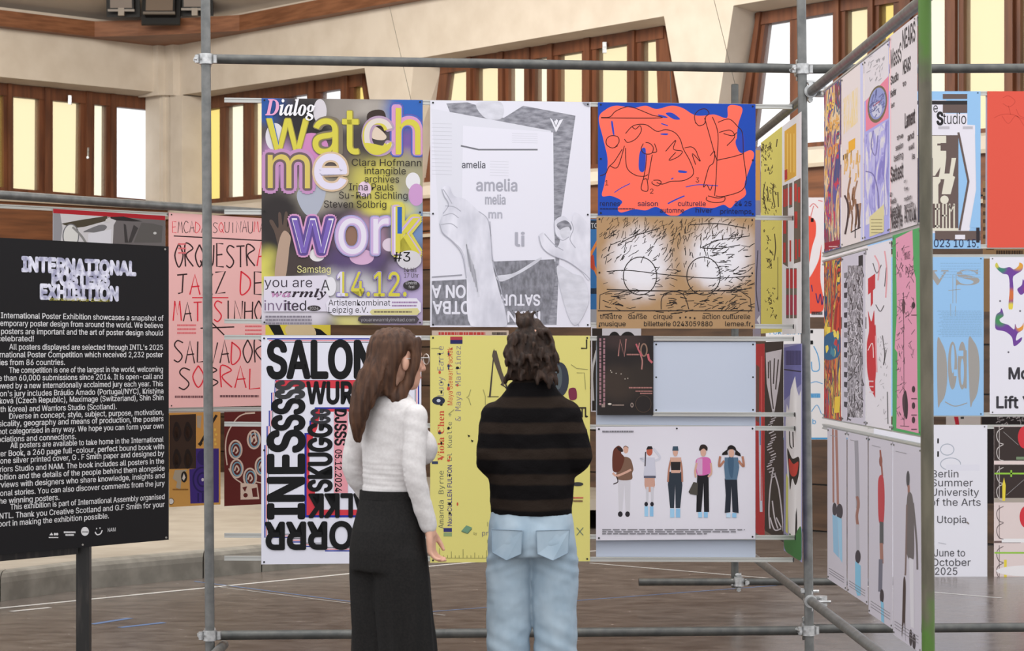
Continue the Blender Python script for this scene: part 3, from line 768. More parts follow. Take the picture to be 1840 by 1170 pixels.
for (t, x0, y, x1) in (('Clara Hofmann', 632, 298, 757), ('intangible', 655, 313, 729), ('archives', 655, 328, 717), ('Irina Pauls', 627, 342, 707), ('Su-Ran Sichling', 609, 357, 732), ('Steven Solbrig', 582, 373, 694)):
    s.text(t, x0, y, x1, 12.5, (46, 40, 40))
s.ell(735, 467, 22, 17, (204, 200, 206)); s.text('#3', 707, 470, 737, 17, BK_, .01)
s.text('Samstag', 534, 490, 594, 12.5, (226, 220, 150))
s.poly([(474, 497), (585, 495), (602, 505), (602, 525), (590, 533), (600, 545), (592, 560), (474, 560)], (214, 208, 222), False)
s.text('you are', 475, 516, 561, 17, (60, 52, 64), .0); s.text(serif('warmly'), 487, 534, 586, 16, (50, 40, 50), .012, 0, 'math')
s.text(serif('wa'), 487, 534, 522, 12, (190, 140, 180), .012, 0, 'math')
s.text('invited', 475, 558, 550, 18, (120, 100, 128)); s.text('ited', 512, 558, 550, 18, (50, 44, 52))
s.ell(564, 554, 12, 5, (60, 54, 56)); s.text('2024', 556, 556.5, 572, 5, (190, 186, 186))
s.ell(594, 515, 10, 17, (222, 220, 226)); s.text('A', 577, 522, 592, 19, (70, 66, 70)); 
outl('14.12.', 606, 532, 730, 43, ((.05, PUR), (.04, (196, 178, 214)), (.028, (84, 100, 160)), (.012, YEL))); s.text('1', 606, 532, 619, 43, LIL, .012)
s.ell(739, 513, 15, 9, (58, 54, 56)); s.text('Eintritt', 729, 511, 749, 5, (190, 188, 190)); s.text('frei', 734, 518, 744, 5, (190, 188, 190))
s.text('14 bis', 725, 489, 748, 8, (70, 64, 60)); s.text('17 Uhr', 726, 499, 752, 8, (70, 64, 60))
s.poly([(585, 545), (592, 537), (600, 536), (748, 536), (756, 545), (756, 560), (748, 567), (600, 567), (588, 560)], (220, 216, 228), False)
s.text('Artistenkombinat', 590, 549, 701, 10.5, (46, 42, 48)); s.text('Leipzig e.V.', 590, 562, 661, 10.5, (46, 42, 48))
s.dashes(704, 545, 750, 3, (150, 120, 160), 3); s.dashes(704, 551, 748, 3, (150, 120, 160), 4)
s.poly([(668, 556), (750, 554), (754, 560), (750, 566), (668, 566), (664, 561)], (206, 198, 140)); s.dashes(672, 562, 740, 3, (120, 110, 90), 5)
for k in range(3): s.dashes(477, 571 + k * 6, 560, 3.5, (130, 124, 136), 11 + k, False)
s.layer(); s.poly([(644, 570), (650, 568), (748, 568), (753, 574), (748, 581), (650, 581), (643, 576)], (74, 68, 74))
s.text('youarewarmlyinvited.com', 648, 577.5, 745, 6, (160, 156, 160))
s.pins()
s.done('colourful poster with overlapping outlined words watch me work', 'poster', 'posters on the front wall')

# 2 pencil drawing of hands holding a magazine
s = Sheet(PF, 773, 1061, 182, 588, (222, 221, 232))
PEN = noise_mat('pencil hatching', (112, 112, 122), (160, 160, 170), (1, 1, 3), 22, .6, 0, 0, 5)
PENL = noise_mat('light pencil hatching', (196, 196, 206), (214, 214, 224), (1, 1, 2), 14, .6, 0, 0, 5)
PEND = noise_mat('dense pencil hatching', (104, 104, 112), (140, 140, 150), (2, 1, 1), 26, .6, 0, 0, 5)
s.poly([(802, 186), (840, 184), (866, 192), (872, 205), (905, 212), (940, 190), (1034, 208), (1008, 392), (1000, 584), (900, 584), (890, 480), (815, 330), (820, 230)], PEN)
s.poly([(775, 195), (990, 235), (998, 470), (890, 470), (790, 420)], (216, 216, 226)); s.poly([(832, 226), (994, 238), (996, 468), (888, 470), (830, 380)], (224, 223, 234))
s.poly([(856, 186), (900, 184), (902, 212), (872, 212)], PENL, True)
s.line([(828, 262), (860, 269), (966, 269)], 3, (118, 118, 126), False)
for k in range(14): s.line([(776, 222 + k * 7), (812, 223 + k * 7)], .7, (196, 196, 206), False, False, False)
for k in range(6): s.line([(880, 290 + k * 5), (914, 291 + k * 5)], .8, (206, 206, 216), False, False, False)
for k in range(5): s.line([(920, 240 + k * 4), (966, 241 + k * 4)], .8, (206, 206, 216), False, False, False)
s.layer()
s.text('amelia', 830, 302, 872, 12, (96, 96, 106), .02); s.text('amelia', 856, 343, 929, 21, (166, 166, 178), .03); s.text('melia', 872, 367, 908, 17, (170, 170, 182), .03)
s.text('mn', 878, 392, 902, 14, (176, 176, 188), .035); s.text('li', 926, 442, 942, 24, (170, 170, 182), .035)
s.poly([(988, 212), (997, 218), (1000, 214), (1003, 217), (1012, 214), (999, 238)], (228, 227, 236)); s.line([(993, 214), (999, 228), (1005, 214)], 2, (120, 120, 130), False)
s.poly([(888, 470), (996, 466), (998, 500), (985, 580), (930, 584), (885, 500)], PEND); s.poly([(893, 496), (925, 490), (968, 464), (970, 468), (940, 488), (902, 506)], PENL, True)
s.text('SATUR', 970, 530, 900, 19, (222, 221, 232), .035, 180); s.text('NON', 970, 560, 912, 19, (222, 221, 232), .035, 180)
s.poly([(776, 505), (840, 502), (846, 584), (776, 584)], PEND); s.line([(776, 498), (830, 494)], 2, (150, 150, 160), False)
s.text('ON A', 836, 513, 776, 22, (222, 221, 232), .035, 180); s.text('OTBA', 845, 542, 778, 22, (222, 221, 232), .035, 180)
SKN = noise_mat('softly shaded pencil skin', (196, 196, 208), (224, 223, 234), (1, 1, .5), 12, .6, 0, 0, 3)
s.poly([(795, 338), (806, 334), (816, 352), (836, 358), (858, 378), (878, 398), (882, 430), (884, 470), (896, 520), (910, 586), (846, 586), (838, 500), (832, 455), (812, 432), (796, 418), (790, 402), (796, 385), (800, 372), (806, 368), (798, 350)], SKN, True)
for q in ([(796, 388), (812, 384), (824, 392)], [(792, 404), (810, 402), (822, 410)], [(800, 370), (816, 372), (828, 380)], [(796, 340), (804, 352), (812, 366)], [(790, 402), (796, 420), (812, 434), (830, 458), (838, 500)], [(880, 398), (882, 430), (886, 470), (900, 520), (912, 580)], [(860, 380), (876, 394), (882, 425)], [(794, 340), (798, 352), (806, 368), (796, 384)]):
    s.line(q, 1.6, (172, 172, 184), True, False, False)
s.layer()
for k in range(7): s.line([(836 + k * 3, 430 + k * 9), (842 + k * 3, 480 + k * 9)], 4, (206, 206, 216), True, False, False)
s.layer()
s.poly([(968, 424), (978, 418), (990, 432), (1000, 445), (1006, 430), (998, 420), (996, 398), (1012, 388), (1026, 398), (1032, 382), (1048, 392), (1060, 420), (1060, 500), (1044, 488), (1020, 470), (1000, 462), (984, 455), (972, 440)], SKN, True)
s.poly([(1000, 404), (1014, 396), (1024, 402), (1026, 414), (1010, 416)], PEN, True); s.poly([(1006, 414), (1022, 408), (1024, 424), (1012, 430)], PENL, True)
for q in ([(968, 424), (974, 444), (990, 458), (1020, 470), (1048, 490), (1060, 502)], [(996, 398), (998, 420), (1010, 432), (1022, 426)], [(1026, 398), (1030, 412), (1024, 430), (1034, 446)], [(978, 420), (996, 440), (1012, 450)], [(1002, 470), (1010, 500), (1030, 560), (1040, 586)]):
    s.line(q, 1.5, (172, 172, 184), True, False, False)
s.layer(); s.poly([(1000, 480), (1030, 492), (1048, 500), (1058, 540), (1036, 584), (1018, 560)], PENL, True)
s.poly([(1046, 184), (1059, 184), (1059, 192), (1050, 189)], (150, 150, 160)); s.pins()
s.done('white poster with a grey pencil drawing of two hands holding a page', 'poster', 'posters on the front wall')

# 3 blue sheet with an orange painted shape
s = Sheet(PF, 1074.5, 1357.5, 185.5, 388, (30, 72, 172))
OR = (250, 108, 88); LN = (66, 30, 28); BL = (44, 70, 176)
s.poly([(1076, 212), (1090, 196), (1106, 190), (1124, 192), (1140, 194), (1160, 190), (1180, 196), (1206, 190), (1226, 194), (1246, 206), (1262, 208), (1284, 206), (1306, 212), (1308, 192), (1320, 189), (1334, 196), (1326, 226), (1324, 262), (1332, 275), (1348, 270), (1355, 278), (1348, 300), (1338, 330), (1340, 350), (1322, 364), (1312, 374), (1300, 368), (1280, 374), (1250, 372), (1232, 378), (1216, 388), (1200, 386), (1180, 372), (1160, 378), (1140, 376), (1116, 382), (1110, 374), (1118, 362), (1098, 352), (1082, 352), (1086, 330), (1092, 290), (1084, 250)], OR, True)
for q in ([(1098, 220), (1101, 240), (1104, 242), (1101, 219)], [(1150, 272), (1160, 268), (1158, 306), (1148, 304)], [(1196, 204), (1208, 203), (1222, 214), (1210, 214)], [(1182, 206), (1194, 208), (1200, 212), (1188, 211)], [(1188, 240), (1200, 240), (1198, 243), (1188, 242)], [(1220, 306), (1234, 308), (1232, 311), (1220, 310)], [(1322, 252), (1336, 240), (1338, 270), (1326, 268)]):
    s.poly(q, BL, True, False)
s.layer()
for q, w in (([(1104, 346), (1116, 338), (1132, 330)], 1.6), ([(1200, 366), (1216, 358), (1230, 352)], 2.4), ([(1232, 336), (1256, 332), (1290, 334)], 1.6), ([(1188, 222), (1200, 226)], 2), ([(1206, 322), (1210, 320)], 2)):
    s.line(q, w, BL, True, False, False)
s.layer()
for q in ([(1080, 211), (1096, 210), (1106, 200), (1126, 192), (1140, 194), (1160, 202), (1172, 207), (1186, 212), (1080, 212)],
          [(1124, 240), (1138, 226), (1160, 224), (1180, 236), (1196, 233), (1212, 238), (1222, 250), (1228, 268), (1240, 290), (1246, 312), (1230, 324), (1206, 326), (1190, 331), (1180, 328)],
          [(1110, 262), (1100, 266), (1090, 260), (1090, 250), (1098, 244), (1110, 246), (1112, 256), (1104, 266)], [(1118, 268), (1104, 290), (1094, 300), (1088, 312), (1078, 316)], [(1122, 262), (1110, 300), (1096, 298)],
          [(1124, 266), (1126, 300), (1140, 314), (1156, 317), (1164, 314)], [(1136, 228), (1142, 232), (1150, 226), (1152, 236), (1142, 250), (1128, 256), (1122, 250)], [(1160, 256), (1168, 258), (1174, 266), (1170, 276), (1158, 276), (1152, 268), (1156, 258)], [(1176, 258), (1180, 272), (1172, 274)],
          [(1162, 278), (1160, 300), (1156, 322)], [(1172, 278), (1168, 300), (1164, 324)], [(1154, 324), (1162, 322), (1164, 342), (1156, 343), (1152, 338), (1155, 324)], [(1172, 326), (1172, 330), (1182, 334), (1188, 328), (1184, 324), (1174, 324)],
          [(1196, 272), (1214, 252), (1210, 268), (1226, 272), (1218, 282), (1202, 288), (1214, 274)], [(1230, 266), (1242, 264), (1250, 270), (1254, 280), (1258, 290), (1244, 276), (1250, 296)],
          [(1250, 222), (1248, 208), (1256, 198), (1268, 196), (1274, 204), (1268, 210), (1266, 222), (1256, 226), (1250, 220)], [(1266, 212), (1274, 240), (1284, 276), (1288, 288)], [(1280, 210), (1290, 240), (1288, 290), (1286, 330), (1284, 352)],
          [(1276, 280), (1284, 272), (1282, 292), (1274, 300), (1268, 320), (1264, 336), (1270, 332), (1276, 342), (1280, 332)], [(1288, 288), (1316, 282), (1336, 276)], [(1290, 220), (1310, 214), (1326, 228), (1334, 240), (1336, 280), (1340, 310), (1340, 330), (1330, 344), (1300, 353), (1286, 352)],
          [(1272, 352), (1290, 356), (1302, 354), (1300, 362), (1284, 364), (1270, 360), (1270, 354)], [(1292, 238), (1312, 234), (1320, 246), (1306, 262)], [(1300, 240), (1316, 244), (1324, 238)]):
    s.line(q, 1.5, LN, True, False, False)
s.layer()
for t, x, y in (('1', 1087, 333), ('2', 1168, 348), ('3', 1250, 328)): s.text(t, x, y, x + 6, 9, LN)
NB = (34, 34, 70)
for t, x0, y, x1 in (('rennes', 1078, 370, 1114), ('saison', 1146, 370, 1182), ('culturelle', 1218, 370, 1268), ('24 25', 1320, 370, 1350), ('automne', 1186, 382, 1229), ('hiver', 1250, 382, 1280), ('printemps', 1294, 384, 1350)): s.text(t, x0, y, x1, 8.5, NB, .01)
s.dashes(1078, 376, 1140, 1.5, NB, 5); s.pins()
s.done('blue poster with a large orange painted shape and line drawn figures', 'poster', 'posters on the front wall')

# 4 kraft sheet with two white sprayed circles
s = Sheet(PF, 1072, 1356.5, 390.5, 590.5, (172, 138, 100))
s.b = MB(); KM = blob_mat('kraft paper sprayed white', s, (172, 138, 100), [(1148, 470, 78, 88, (226, 222, 228), 1), (1292, 460, 82, 82, (226, 222, 228), 1), (1150, 480, 50, 60, (228, 226, 232), 1), (1290, 470, 52, 60, (228, 226, 232), 1)], .08)
s.b.box((-s.W / 2, -s.th / 2, 0), (s.W / 2, s.th / 2, s.H), KM)
inkc = (44, 38, 36)
clear = lambda x, y: min(math.hypot(x - 1150, y - 500), math.hypot(x - 1264, y - 488)) > 26
s.ticks(1076, 392, 1352, 430, 150, 11, 1.1, (70, 56, 44), 60, 35, 3); s.ticks(1080, 410, 1210, 470, 90, 12, 1.2, inkc, 50, 30, 4)
s.ticks(1080, 480, 1352, 560, 90, 12, 1.2, inkc, 10, 40, 6, clear); s.ticks(1280, 420, 1352, 560, 100, 13, 1.3, inkc, 20, 30, 7, clear); s.ticks(1200, 400, 1280, 480, 50, 11, 1.2, inkc, 80, 30, 8); s.ticks(1090, 520, 1345, 566, 70, 14, 1.5, inkc, 5, 20, 9)
for q in ([(1110, 440), (1140, 424), (1186, 410)], [(1258, 446), (1290, 432), (1320, 428), (1346, 424)], [(1240, 404), (1290, 402), (1340, 410)], [(1090, 488), (1130, 486), (1200, 494), (1280, 500), (1350, 496)], [(1090, 520), (1160, 522), (1260, 523), (1340, 520)], [(1262, 446), (1296, 446), (1330, 440)]): s.line(q, 1.5, inkc, True, False, False)
s.layer(); s.ring(1150, 496, 30, 34, 1.6, inkc); s.ring(1264, 496, 30, 34, 1.6, inkc)
s.line([(1074, 558.5), (1352, 558.5)], 1.8, inkc, False); s.line([(1077, 556), (1078, 530), (1096, 523), (1330, 523), (1348, 536), (1350, 556)], 1.4, inkc, False); s.line([(1188, 556), (1190, 534), (1208, 524), (1228, 530), (1238, 556)], 1.4, inkc, True)
for t, x0, y, x1 in (('théâtre', 1078, 573, 1117), ('danse', 1129, 573, 1162), ('cirque', 1174, 573, 1208), ('action culturelle', 1262, 573, 1348), ('musique', 1077, 586, 1124), ('billetterie 0243059880', 1157, 586, 1280), ('lemee.fr', 1303, 586, 1349)): s.text(t, x0, y, x1, 8.5, inkc, .008)
for x in (1222, 1232, 1240, 1248): s.ell(x, 572 - (x % 3), 1.6, 1.6, inkc, False)
s.layer(); s.pins()
s.done('brown kraft poster with two white sprayed rounds and black ink strokes', 'poster', 'posters on the front wall')

# 5 black lettering spiralling on white
s = Sheet(PF, 469.5, 757, 604, 1013, (222, 222, 234))
RD, BU = (206, 60, 72), (40, 50, 150); K = (20, 20, 22)
for off, w, c in ((0, 2.2, BU), (3, 1.6, (226, 130, 140)), (6, 1.2, K)):
    o = off
    s.line([(480 + o, 609 + o), (664, 609 + o), (664, 617 + o), (752 - o, 617 + o), (752 - o, 690), (752 - o, 1000 - o), (640, 1000 - o), (640, 990 - o), (584, 990 - o), (584, 982 - o), (550, 982 - o), (550, 974 - o), (520, 974 - o), (520, 966 - o), (476 + o, 966 - o), (476 + o, 800), (480 + o, 800), (480 + o, 766), (484 + o, 766), (484 + o, 738), (488 + o, 738), (488 + o, 706), (494 + o, 706), (494 + o, 684), (640, 684), (640, 690), (660, 690)], w, c, False)
s.poly([(495, 684), (640, 683), (640, 690), (660, 690), (660, 700), (495, 694)], RD)
s.poly([(566, 732), (752, 732), (752, 930), (566, 930), (547, 930), (547, 778), (556, 778), (556, 756), (562, 756), (562, 744)], BU); s.poly([(569, 735), (748, 735), (748, 926), (551, 926), (551, 781), (559, 781), (559, 759), (565, 759), (565, 747)], RD)
s.poly([(576, 740), (744, 740), (744, 916), (566, 916), (566, 880), (556, 880), (556, 800), (570, 770)], (222, 222, 234))
s.text('SALONN', 482, 678, 716, 64, K, .05); s.text('WURST', 552, 725, 676, 38, K, .045)
s.text('SSS', 545, 742, 688, 48, (70, 70, 74), .05, 90, fit=True) if False else None
s.text('INES', 545, 930, 775, 62, K, .05, 90); s.text('SS', 545, 772, 718, 54, K, .05, 90); s.text('SS', 545, 715, 686, 48, (58, 58, 60), .05, 90)
s.text('SKUGG', 595, 882, 762, 40, K, .05, 90); s.text('GG', 592, 760, 736, 32, (52, 52, 56), .05, 90)
s.rect(600, 738, 625, 886, (222, 150, 160)); s.text('DJSSS', 602, 736, 800, 20, K, .045, -90); s.text('05.12.2024', 602, 808, 884, 12, K, .02, -90)
s.text('TALKK', 690, 888, 556, 40, K, .05, 180); s.text('HALORRR', 748, 938, 478, 46, K, .05, 180); s.text('HLO', 660, 938, 552, 62, K, .05, 180) if False else None
s.pins()
s.done('white poster with heavy black spiralling letters behind the long haired person', 'poster', 'posters on the front wall')

# 6 yellow sheet with vertical names
s = Sheet(PF, 773, 1060, 603, 1010, (216, 207, 122))
s.text('Lucy Earle', 797, 712, 622, 11, (140, 132, 130), 0, 90, 'mono'); s.text('Maya Stewart Pachak', 813, 728, 624, 9, (196, 84, 60), .005, 90, 'sans'); s.text('& Maya Martinez', 828, 757, 622, 10, (134, 124, 128), 0, 90, 'mono')
s.text(serif('Viola Chen', False), 798, 828, 738, 12, (196, 88, 60), 0, 90, 'math'); s.text('El Kuelle +', 812, 828, 742, 8, (120, 122, 100), 0, 90, 'mono'); s.text('Amanda Byrne', 797, 950, 846, 9, (110, 112, 84), 0, 90, 'mono'); s.text('Nora CULLEN FULTON', 812, 945, 836, 8, (70, 60, 120), .01, 90)
s.rect(809, 605, 831, 611, (170, 60, 70), False); s.rect(809, 611, 831, 618, (40, 40, 90), False); s.rect(797, 949, 812, 956, (50, 50, 110), False); s.rect(797, 957, 812, 964, (140, 160, 110), False); s.rect(776, 829, 787, 834, (50, 60, 90))
r = random.Random(4)
for k in range(26): s.ell(r.choice((790, 793, 806, 808, 822)), r.uniform(630, 950), r.uniform(1.2, 3), r.uniform(1.5, 3.4), r.choice((BK_, (196, 84, 60), (60, 60, 90))), False)
s.layer(); s.ell(788, 720, 11.5, 7.5, (44, 48, 66)); s.ell(788, 720, 3.5, 3, (190, 196, 206))
s.line([(880, 714), (888, 628), (912, 700), (900, 690)], 3.4, (70, 62, 58), False); s.poly([(884, 640), (886, 630), (892, 630), (908, 690), (903, 692)], (86, 76, 66)); s.line([(876, 713), (896, 713)], 1.4, (90, 84, 60), False)
s.ell(1006, 682, 16, 31, (56, 60, 70)); s.ell(1003, 678, 7, 22, (84, 92, 96)); s.poly([(1022, 700), (1034, 698), (1036, 716), (1024, 718)], (120, 48, 70), True)
for x in (1040, 1046, 1052): s.line([(x, 732), (x, 750)], 2.6, (60, 52, 40), False, False, False)
s.layer(); s.line([(1038, 733), (1053, 733)], 3, (60, 52, 40), False); s.line([(1054, 610), (1054, 626), (1044, 626)], 2.6, (60, 56, 40), False)
gl = (150, 146, 92)
for q in ([(846, 700), (842, 712), (838, 714), (842, 716), (846, 728)], [(868, 700), (872, 712), (872, 728)], [(1026, 655), (1036, 662), (1056, 664)], [(1036, 670), (1050, 670), (1052, 700)], [(775, 626), (792, 626)], [(806, 744), (816, 736)], [(876, 938), (876, 946)], [(876, 970), (876, 976)]): s.line(q, 1.1, gl, False, False, False)
for k in range(18): s.line([(790 + k * 7, 1003), (790 + k * 7, 1001 - (3 if k % 3 else 16 - k % 5 * 2))], .9, (140, 136, 84), False, False, False)
s.line([(786, 1003), (1040, 1003)], .8, gl, False, False, False); s.layer()
s.poly([(829, 954), (838, 944), (848, 948), (840, 958)], (110, 148, 120)); s.line([(829, 955), (840, 959), (848, 950)], 1.2, (80, 110, 90), False); s.text('by', 851, 961, 857, 5, (140, 136, 90)); s.text('press', 866, 962, 896, 8, (120, 116, 120), 0, 0, 'math')
s.line([(1036, 948), (1048, 962)], 1.3, (100, 120, 110), False); s.line([(1048, 948), (1036, 962)], 1.3, (100, 120, 110), False); s.ell(1038, 870, 10, 3.6, (60, 60, 60)); s.dashes(1030, 896, 1048, 3, (200, 110, 90), 2); s.dashes(1030, 902, 1047, 3, (120, 90, 70), 3)
for x, y in ((842, 783), (848, 792), (1054, 748), (1052, 772)): s.poly([(x - 2, y - 2), (x + 3, y), (x, y + 3)], K, False, False)
s.layer(); s.pins()
s.done('yellow poster with names set upright at its left, behind the dark jacketed person', 'poster', 'posters on the front wall')

# back of a grey sheet, behind the small dark one and the five figures
s = Sheet(PF.off(-.03), 1071, 1357.5, 613, 1004, (186, 194, 210))
s.done('pale grey blue poster back showing above and below the five figures poster', 'poster', 'posters on the front wall')
s = Sheet(PF.off(-.012), 1174, 1358, 615, 741, (192, 200, 216)); s.pins()
s.done('blank pale grey blue sheet beside the small black poster', 'poster', 'posters on the front wall')
s = Sheet(PF, 1073, 1174, 603, 746, (40, 33, 32))
s.b = MB(); NM = blob_mat('black print with brown glow', s, (36, 30, 29), [(1110, 690, 50, 45, (58, 47, 40), 1), (1150, 680, 40, 40, (50, 42, 36), .8), (1120, 612, 50, 25, (58, 44, 42), 1)], .03); s.b.box((-s.W / 2, -s.th / 2, 0), (s.W / 2, s.th / 2, s.H), NM)
PK = (168, 118, 112)
s.line([(1111, 640), (1114, 610), (1122, 641), (1125, 609)], 2.2, PK, False); s.text('n', 1150, 638, 1160, 16, PK, 0) if False else None
s.ring(1157, 629, 5.4, 11, 2.4, (140, 112, 96)); s.line([(1150, 636), (1154, 648), (1153, 664)], 2.4, PK, True); s.line([(1143, 618), (1148, 630), (1154, 640)], 3, (178, 92, 100), True); s.line([(1149, 616), (1147, 626)], 2, PK, False); s.line([(1164, 636), (1166, 646), (1172, 652)], 4, (186, 100, 106), False)
s.dashes(1126, 638.5, 1148, 2.6, PK, 3); s.dashes(1130, 698, 1172, 2.4, PK, 8); s.dashes(1142, 704, 1172, 2, PK, 9); s.dashes(1150, 708, 1172, 2, PK, 10)
s.text('Nolan Reva Poems Otis', 1080, 726, 606, 3.6, PK, .0, 90) if False else None
r = random.Random(8)
for x in (1078.5, 1085.5):
    y = 608
    while y < 726: h = r.uniform(3, 10); s.rect(x - 1.7, y, x + 1.7, min(y + h, 728), (156, 116, 124), False); y += h + 1.6
s.layer(); s.rect(1081, 726, 1087, 732, (150, 130, 124)); s.ell(1095.5, 726, 3.4, 1.8, (200, 190, 180)); s.dashes(1100, 729, 1121, 2, (160, 140, 130), 4); s.ell(1135.5, 728, 2.8, 4.4, (150, 132, 124)); s.ell(1135.5, 728, 1.2, 2.6, K); s.ring(1156, 726, 14, 15, .8, (88, 70, 60))
for x, y in ((1097, 666), (1099, 669), (1116, 672), (1123, 681), (1128, 680), (1107, 671)): s.ell(x, y, 1.1, 1.1, (170, 160, 150), False)
s.layer(); s.done('small black poster with pink letter N, at the top right of the yellow poster', 'poster', 'posters on the front wall')

# 7 five figures in a row
s = Sheet(PF, 1071, 1357, 766.5, 970, (222, 219, 228))
s.b = MB(); FM = blob_mat('pale studio backdrop print', s, (216, 212, 222), [(1214, 870, 180, 130, (222, 219, 228), 1)]); s.b.box((-s.W / 2, -s.th / 2, 0), (s.W / 2, s.th / 2, s.H), FM)
S1 = (208, 164, 146); S2 = (176, 122, 100)
def shoe_blocks(cx, y0, y1, w, c=(158, 202, 232)):
    s.poly([(cx - w, y0), (cx - 1.5, y0), (cx - 1.5, y1), (cx - w, y1)], c, False, False); s.poly([(cx + 1.5, y0), (cx + w, y0), (cx + w, y1), (cx + 1.5, y1)], (140, 188, 224), False)
# person with the brown dog
s.poly([(1110, 860), (1133, 860), (1132, 922), (1124, 922), (1122, 870), (1118, 924), (1112, 924)], (206, 203, 210)); s.poly([(1118, 822), (1132, 824), (1138, 842), (1136, 850), (1134, 862), (1108, 860), (1112, 835)], (122, 92, 76), True); s.ell(1124.5, 808, 4.6, 7, S1); s.poly([(1119.5, 806), (1124, 801), (1130, 806), (1128.5, 803), (1121, 802)], (70, 50, 44))
s.poly([(1104, 806), (1112, 801), (1119, 808), (1116, 814), (1122, 824), (1114, 846), (1102, 847), (1100, 830), (1101, 814)], (98, 52, 40), True); s.poly([(1108, 803), (1118, 806), (1119, 812), (1112, 810)], (50, 34, 32), True); s.line([(1101, 850), (1108, 855), (1122, 850), (1134, 844)], 4, S1); s.line([(1108, 856), (1110, 866), (1102, 870)], 1.8, (60, 44, 42))
for x in (1114.5, 1127.5): s.ell(x, 924, 4.2, 5, (44, 40, 46), False)
s.layer()
# person shading their eyes
s.poly([(1158, 856), (1176, 856), (1177, 872), (1172, 884), (1162, 884), (1158, 872)], (200, 156, 140)); s.poly([(1161, 875), (1165.5, 875), (1165, 905), (1161, 905)], (202, 200, 208), False, False); s.poly([(1169, 875), (1174.5, 875), (1174, 905), (1170, 905)], (202, 200, 208)); s.poly([(1160, 822), (1176, 822), (1179, 858), (1156, 858)], (200, 200, 214)); s.line([(1160, 824), (1151, 824), (1160, 830)], 4, (204, 204, 216)); s.line([(1174, 806), (1186, 822), (1177, 828)], 4, (204, 204, 216))
s.ell(1167, 811, 5.4, 8, (186, 96, 74)); s.poly([(1161, 808), (1164, 802), (1171, 802), (1173, 807)], (40, 34, 36)); s.line([(1160, 812), (1159, 838)], 2, (60, 52, 60)); s.rect(1157, 855, 1178, 859, (96, 96, 112)); s.ell(1161, 906, 3.2, 4, (40, 38, 46), False); s.ell(1171.5, 906, 3.2, 4, (40, 38, 46)); shoe_blocks(1166, 910, 928, 8)
# person in black corset and cap
s.poly([(1202, 848), (1224, 848), (1226, 872), (1222, 913), (1214, 913), (1213, 870), (1211, 913), (1204, 913), (1200, 870)], (48, 56, 66)); s.line([(1206, 824), (1202, 842), (1200, 866)], 3, S2); s.line([(1222, 824), (1225, 842), (1226, 866)], 3, S2); s.poly([(1204, 822), (1224, 822), (1222, 850), (1206, 850)], S1); s.poly([(1205, 830), (1223, 830), (1222, 845), (1206, 845)], (44, 38, 40)); s.ell(1213.5, 812, 4.4, 8, S1); s.poly([(1208, 810), (1209, 802), (1218, 802), (1219, 810)], (62, 82, 98)); shoe_blocks(1213, 914, 930, 9)
# person in pink shirt with bag
s.poly([(1253, 850), (1273, 850), (1274, 920), (1265, 920), (1264, 868), (1260, 920), (1251, 920), (1252, 870)], (32, 30, 34)); s.poly([(1253, 824), (1272, 822), (1278, 832), (1276, 850), (1254, 854), (1250, 836)], (206, 104, 168), True); s.poly([(1253, 824), (1262, 824), (1262, 853), (1254, 853), (1250, 836)], (206, 166, 196)); s.line([(1252, 832), (1249, 846), (1250, 858)], 3.4, S1); s.line([(1277, 832), (1278, 850), (1272, 857)], 3.4, S1); s.ell(1263.5, 812, 5, 8.4, S1); s.poly([(1256, 808), (1259, 800), (1266, 799), (1271, 804), (1270, 810), (1264, 806), (1258, 810)], (48, 38, 36), True); s.poly([(1246, 866), (1254, 868), (1253, 890), (1240, 888), (1237, 884)], (78, 74, 68)); shoe_blocks(1263, 920, 930, 8.5)
# person holding the flaps of a dark hat
s.poly([(1302, 860), (1324, 860), (1326, 900), (1327, 922), (1316, 920), (1314, 872), (1312, 920), (1302, 922), (1304, 890)], (40, 44, 54)); s.poly([(1302, 822), (1326, 822), (1328, 840), (1324, 862), (1303, 862), (1301, 840)], (86, 112, 136)); s.poly([(1308, 824), (1318, 824), (1316, 858), (1310, 850)], (66, 92, 118), True)
for sg in (1, -1): s.line([(1314 + sg * 13, 828), (1314 + sg * 22, 838), (1314 + sg * 20, 820)], 4, S2)
s.ell(1314, 814, 5, 8, S1); s.poly([(1306, 812), (1308, 803), (1314, 800), (1321, 804), (1323, 812), (1318, 808), (1310, 808)], (34, 28, 28), True); s.poly([(1306, 808), (1308, 817), (1297, 818), (1298, 814)], (34, 28, 28), False, False); s.poly([(1322, 808), (1320, 817), (1331, 820), (1330, 815)], (34, 28, 28)); shoe_blocks(1314, 922, 930, 9, (190, 214, 234))
s.text('SUPERUNREAL PHOTO', 1082, 777, 1138, 3.4, (120, 118, 124), .01) if False else s.dashes(1082, 777, 1138, 3, (120, 118, 124), 2)
for k in range(3): s.dashes(1082, 953 + k * 3.6, (1338, 1322, 1272)[k], 2.2, (128, 126, 132), 30 + k)
s.pins(mid=False); s.ell(1216, 770, 1.6, 1.6, DK)
s.done('pale poster with five standing figures in a row, at knee height', 'poster', 'posters on the front wall')
# ---------------------------------------------------------------- black banner on its stand
BN = Plane(wl(-40, 9.705), wl(303, 10.6))
s = Sheet(BN, -40, 303, 424.5, 984, (26, 25, 27))
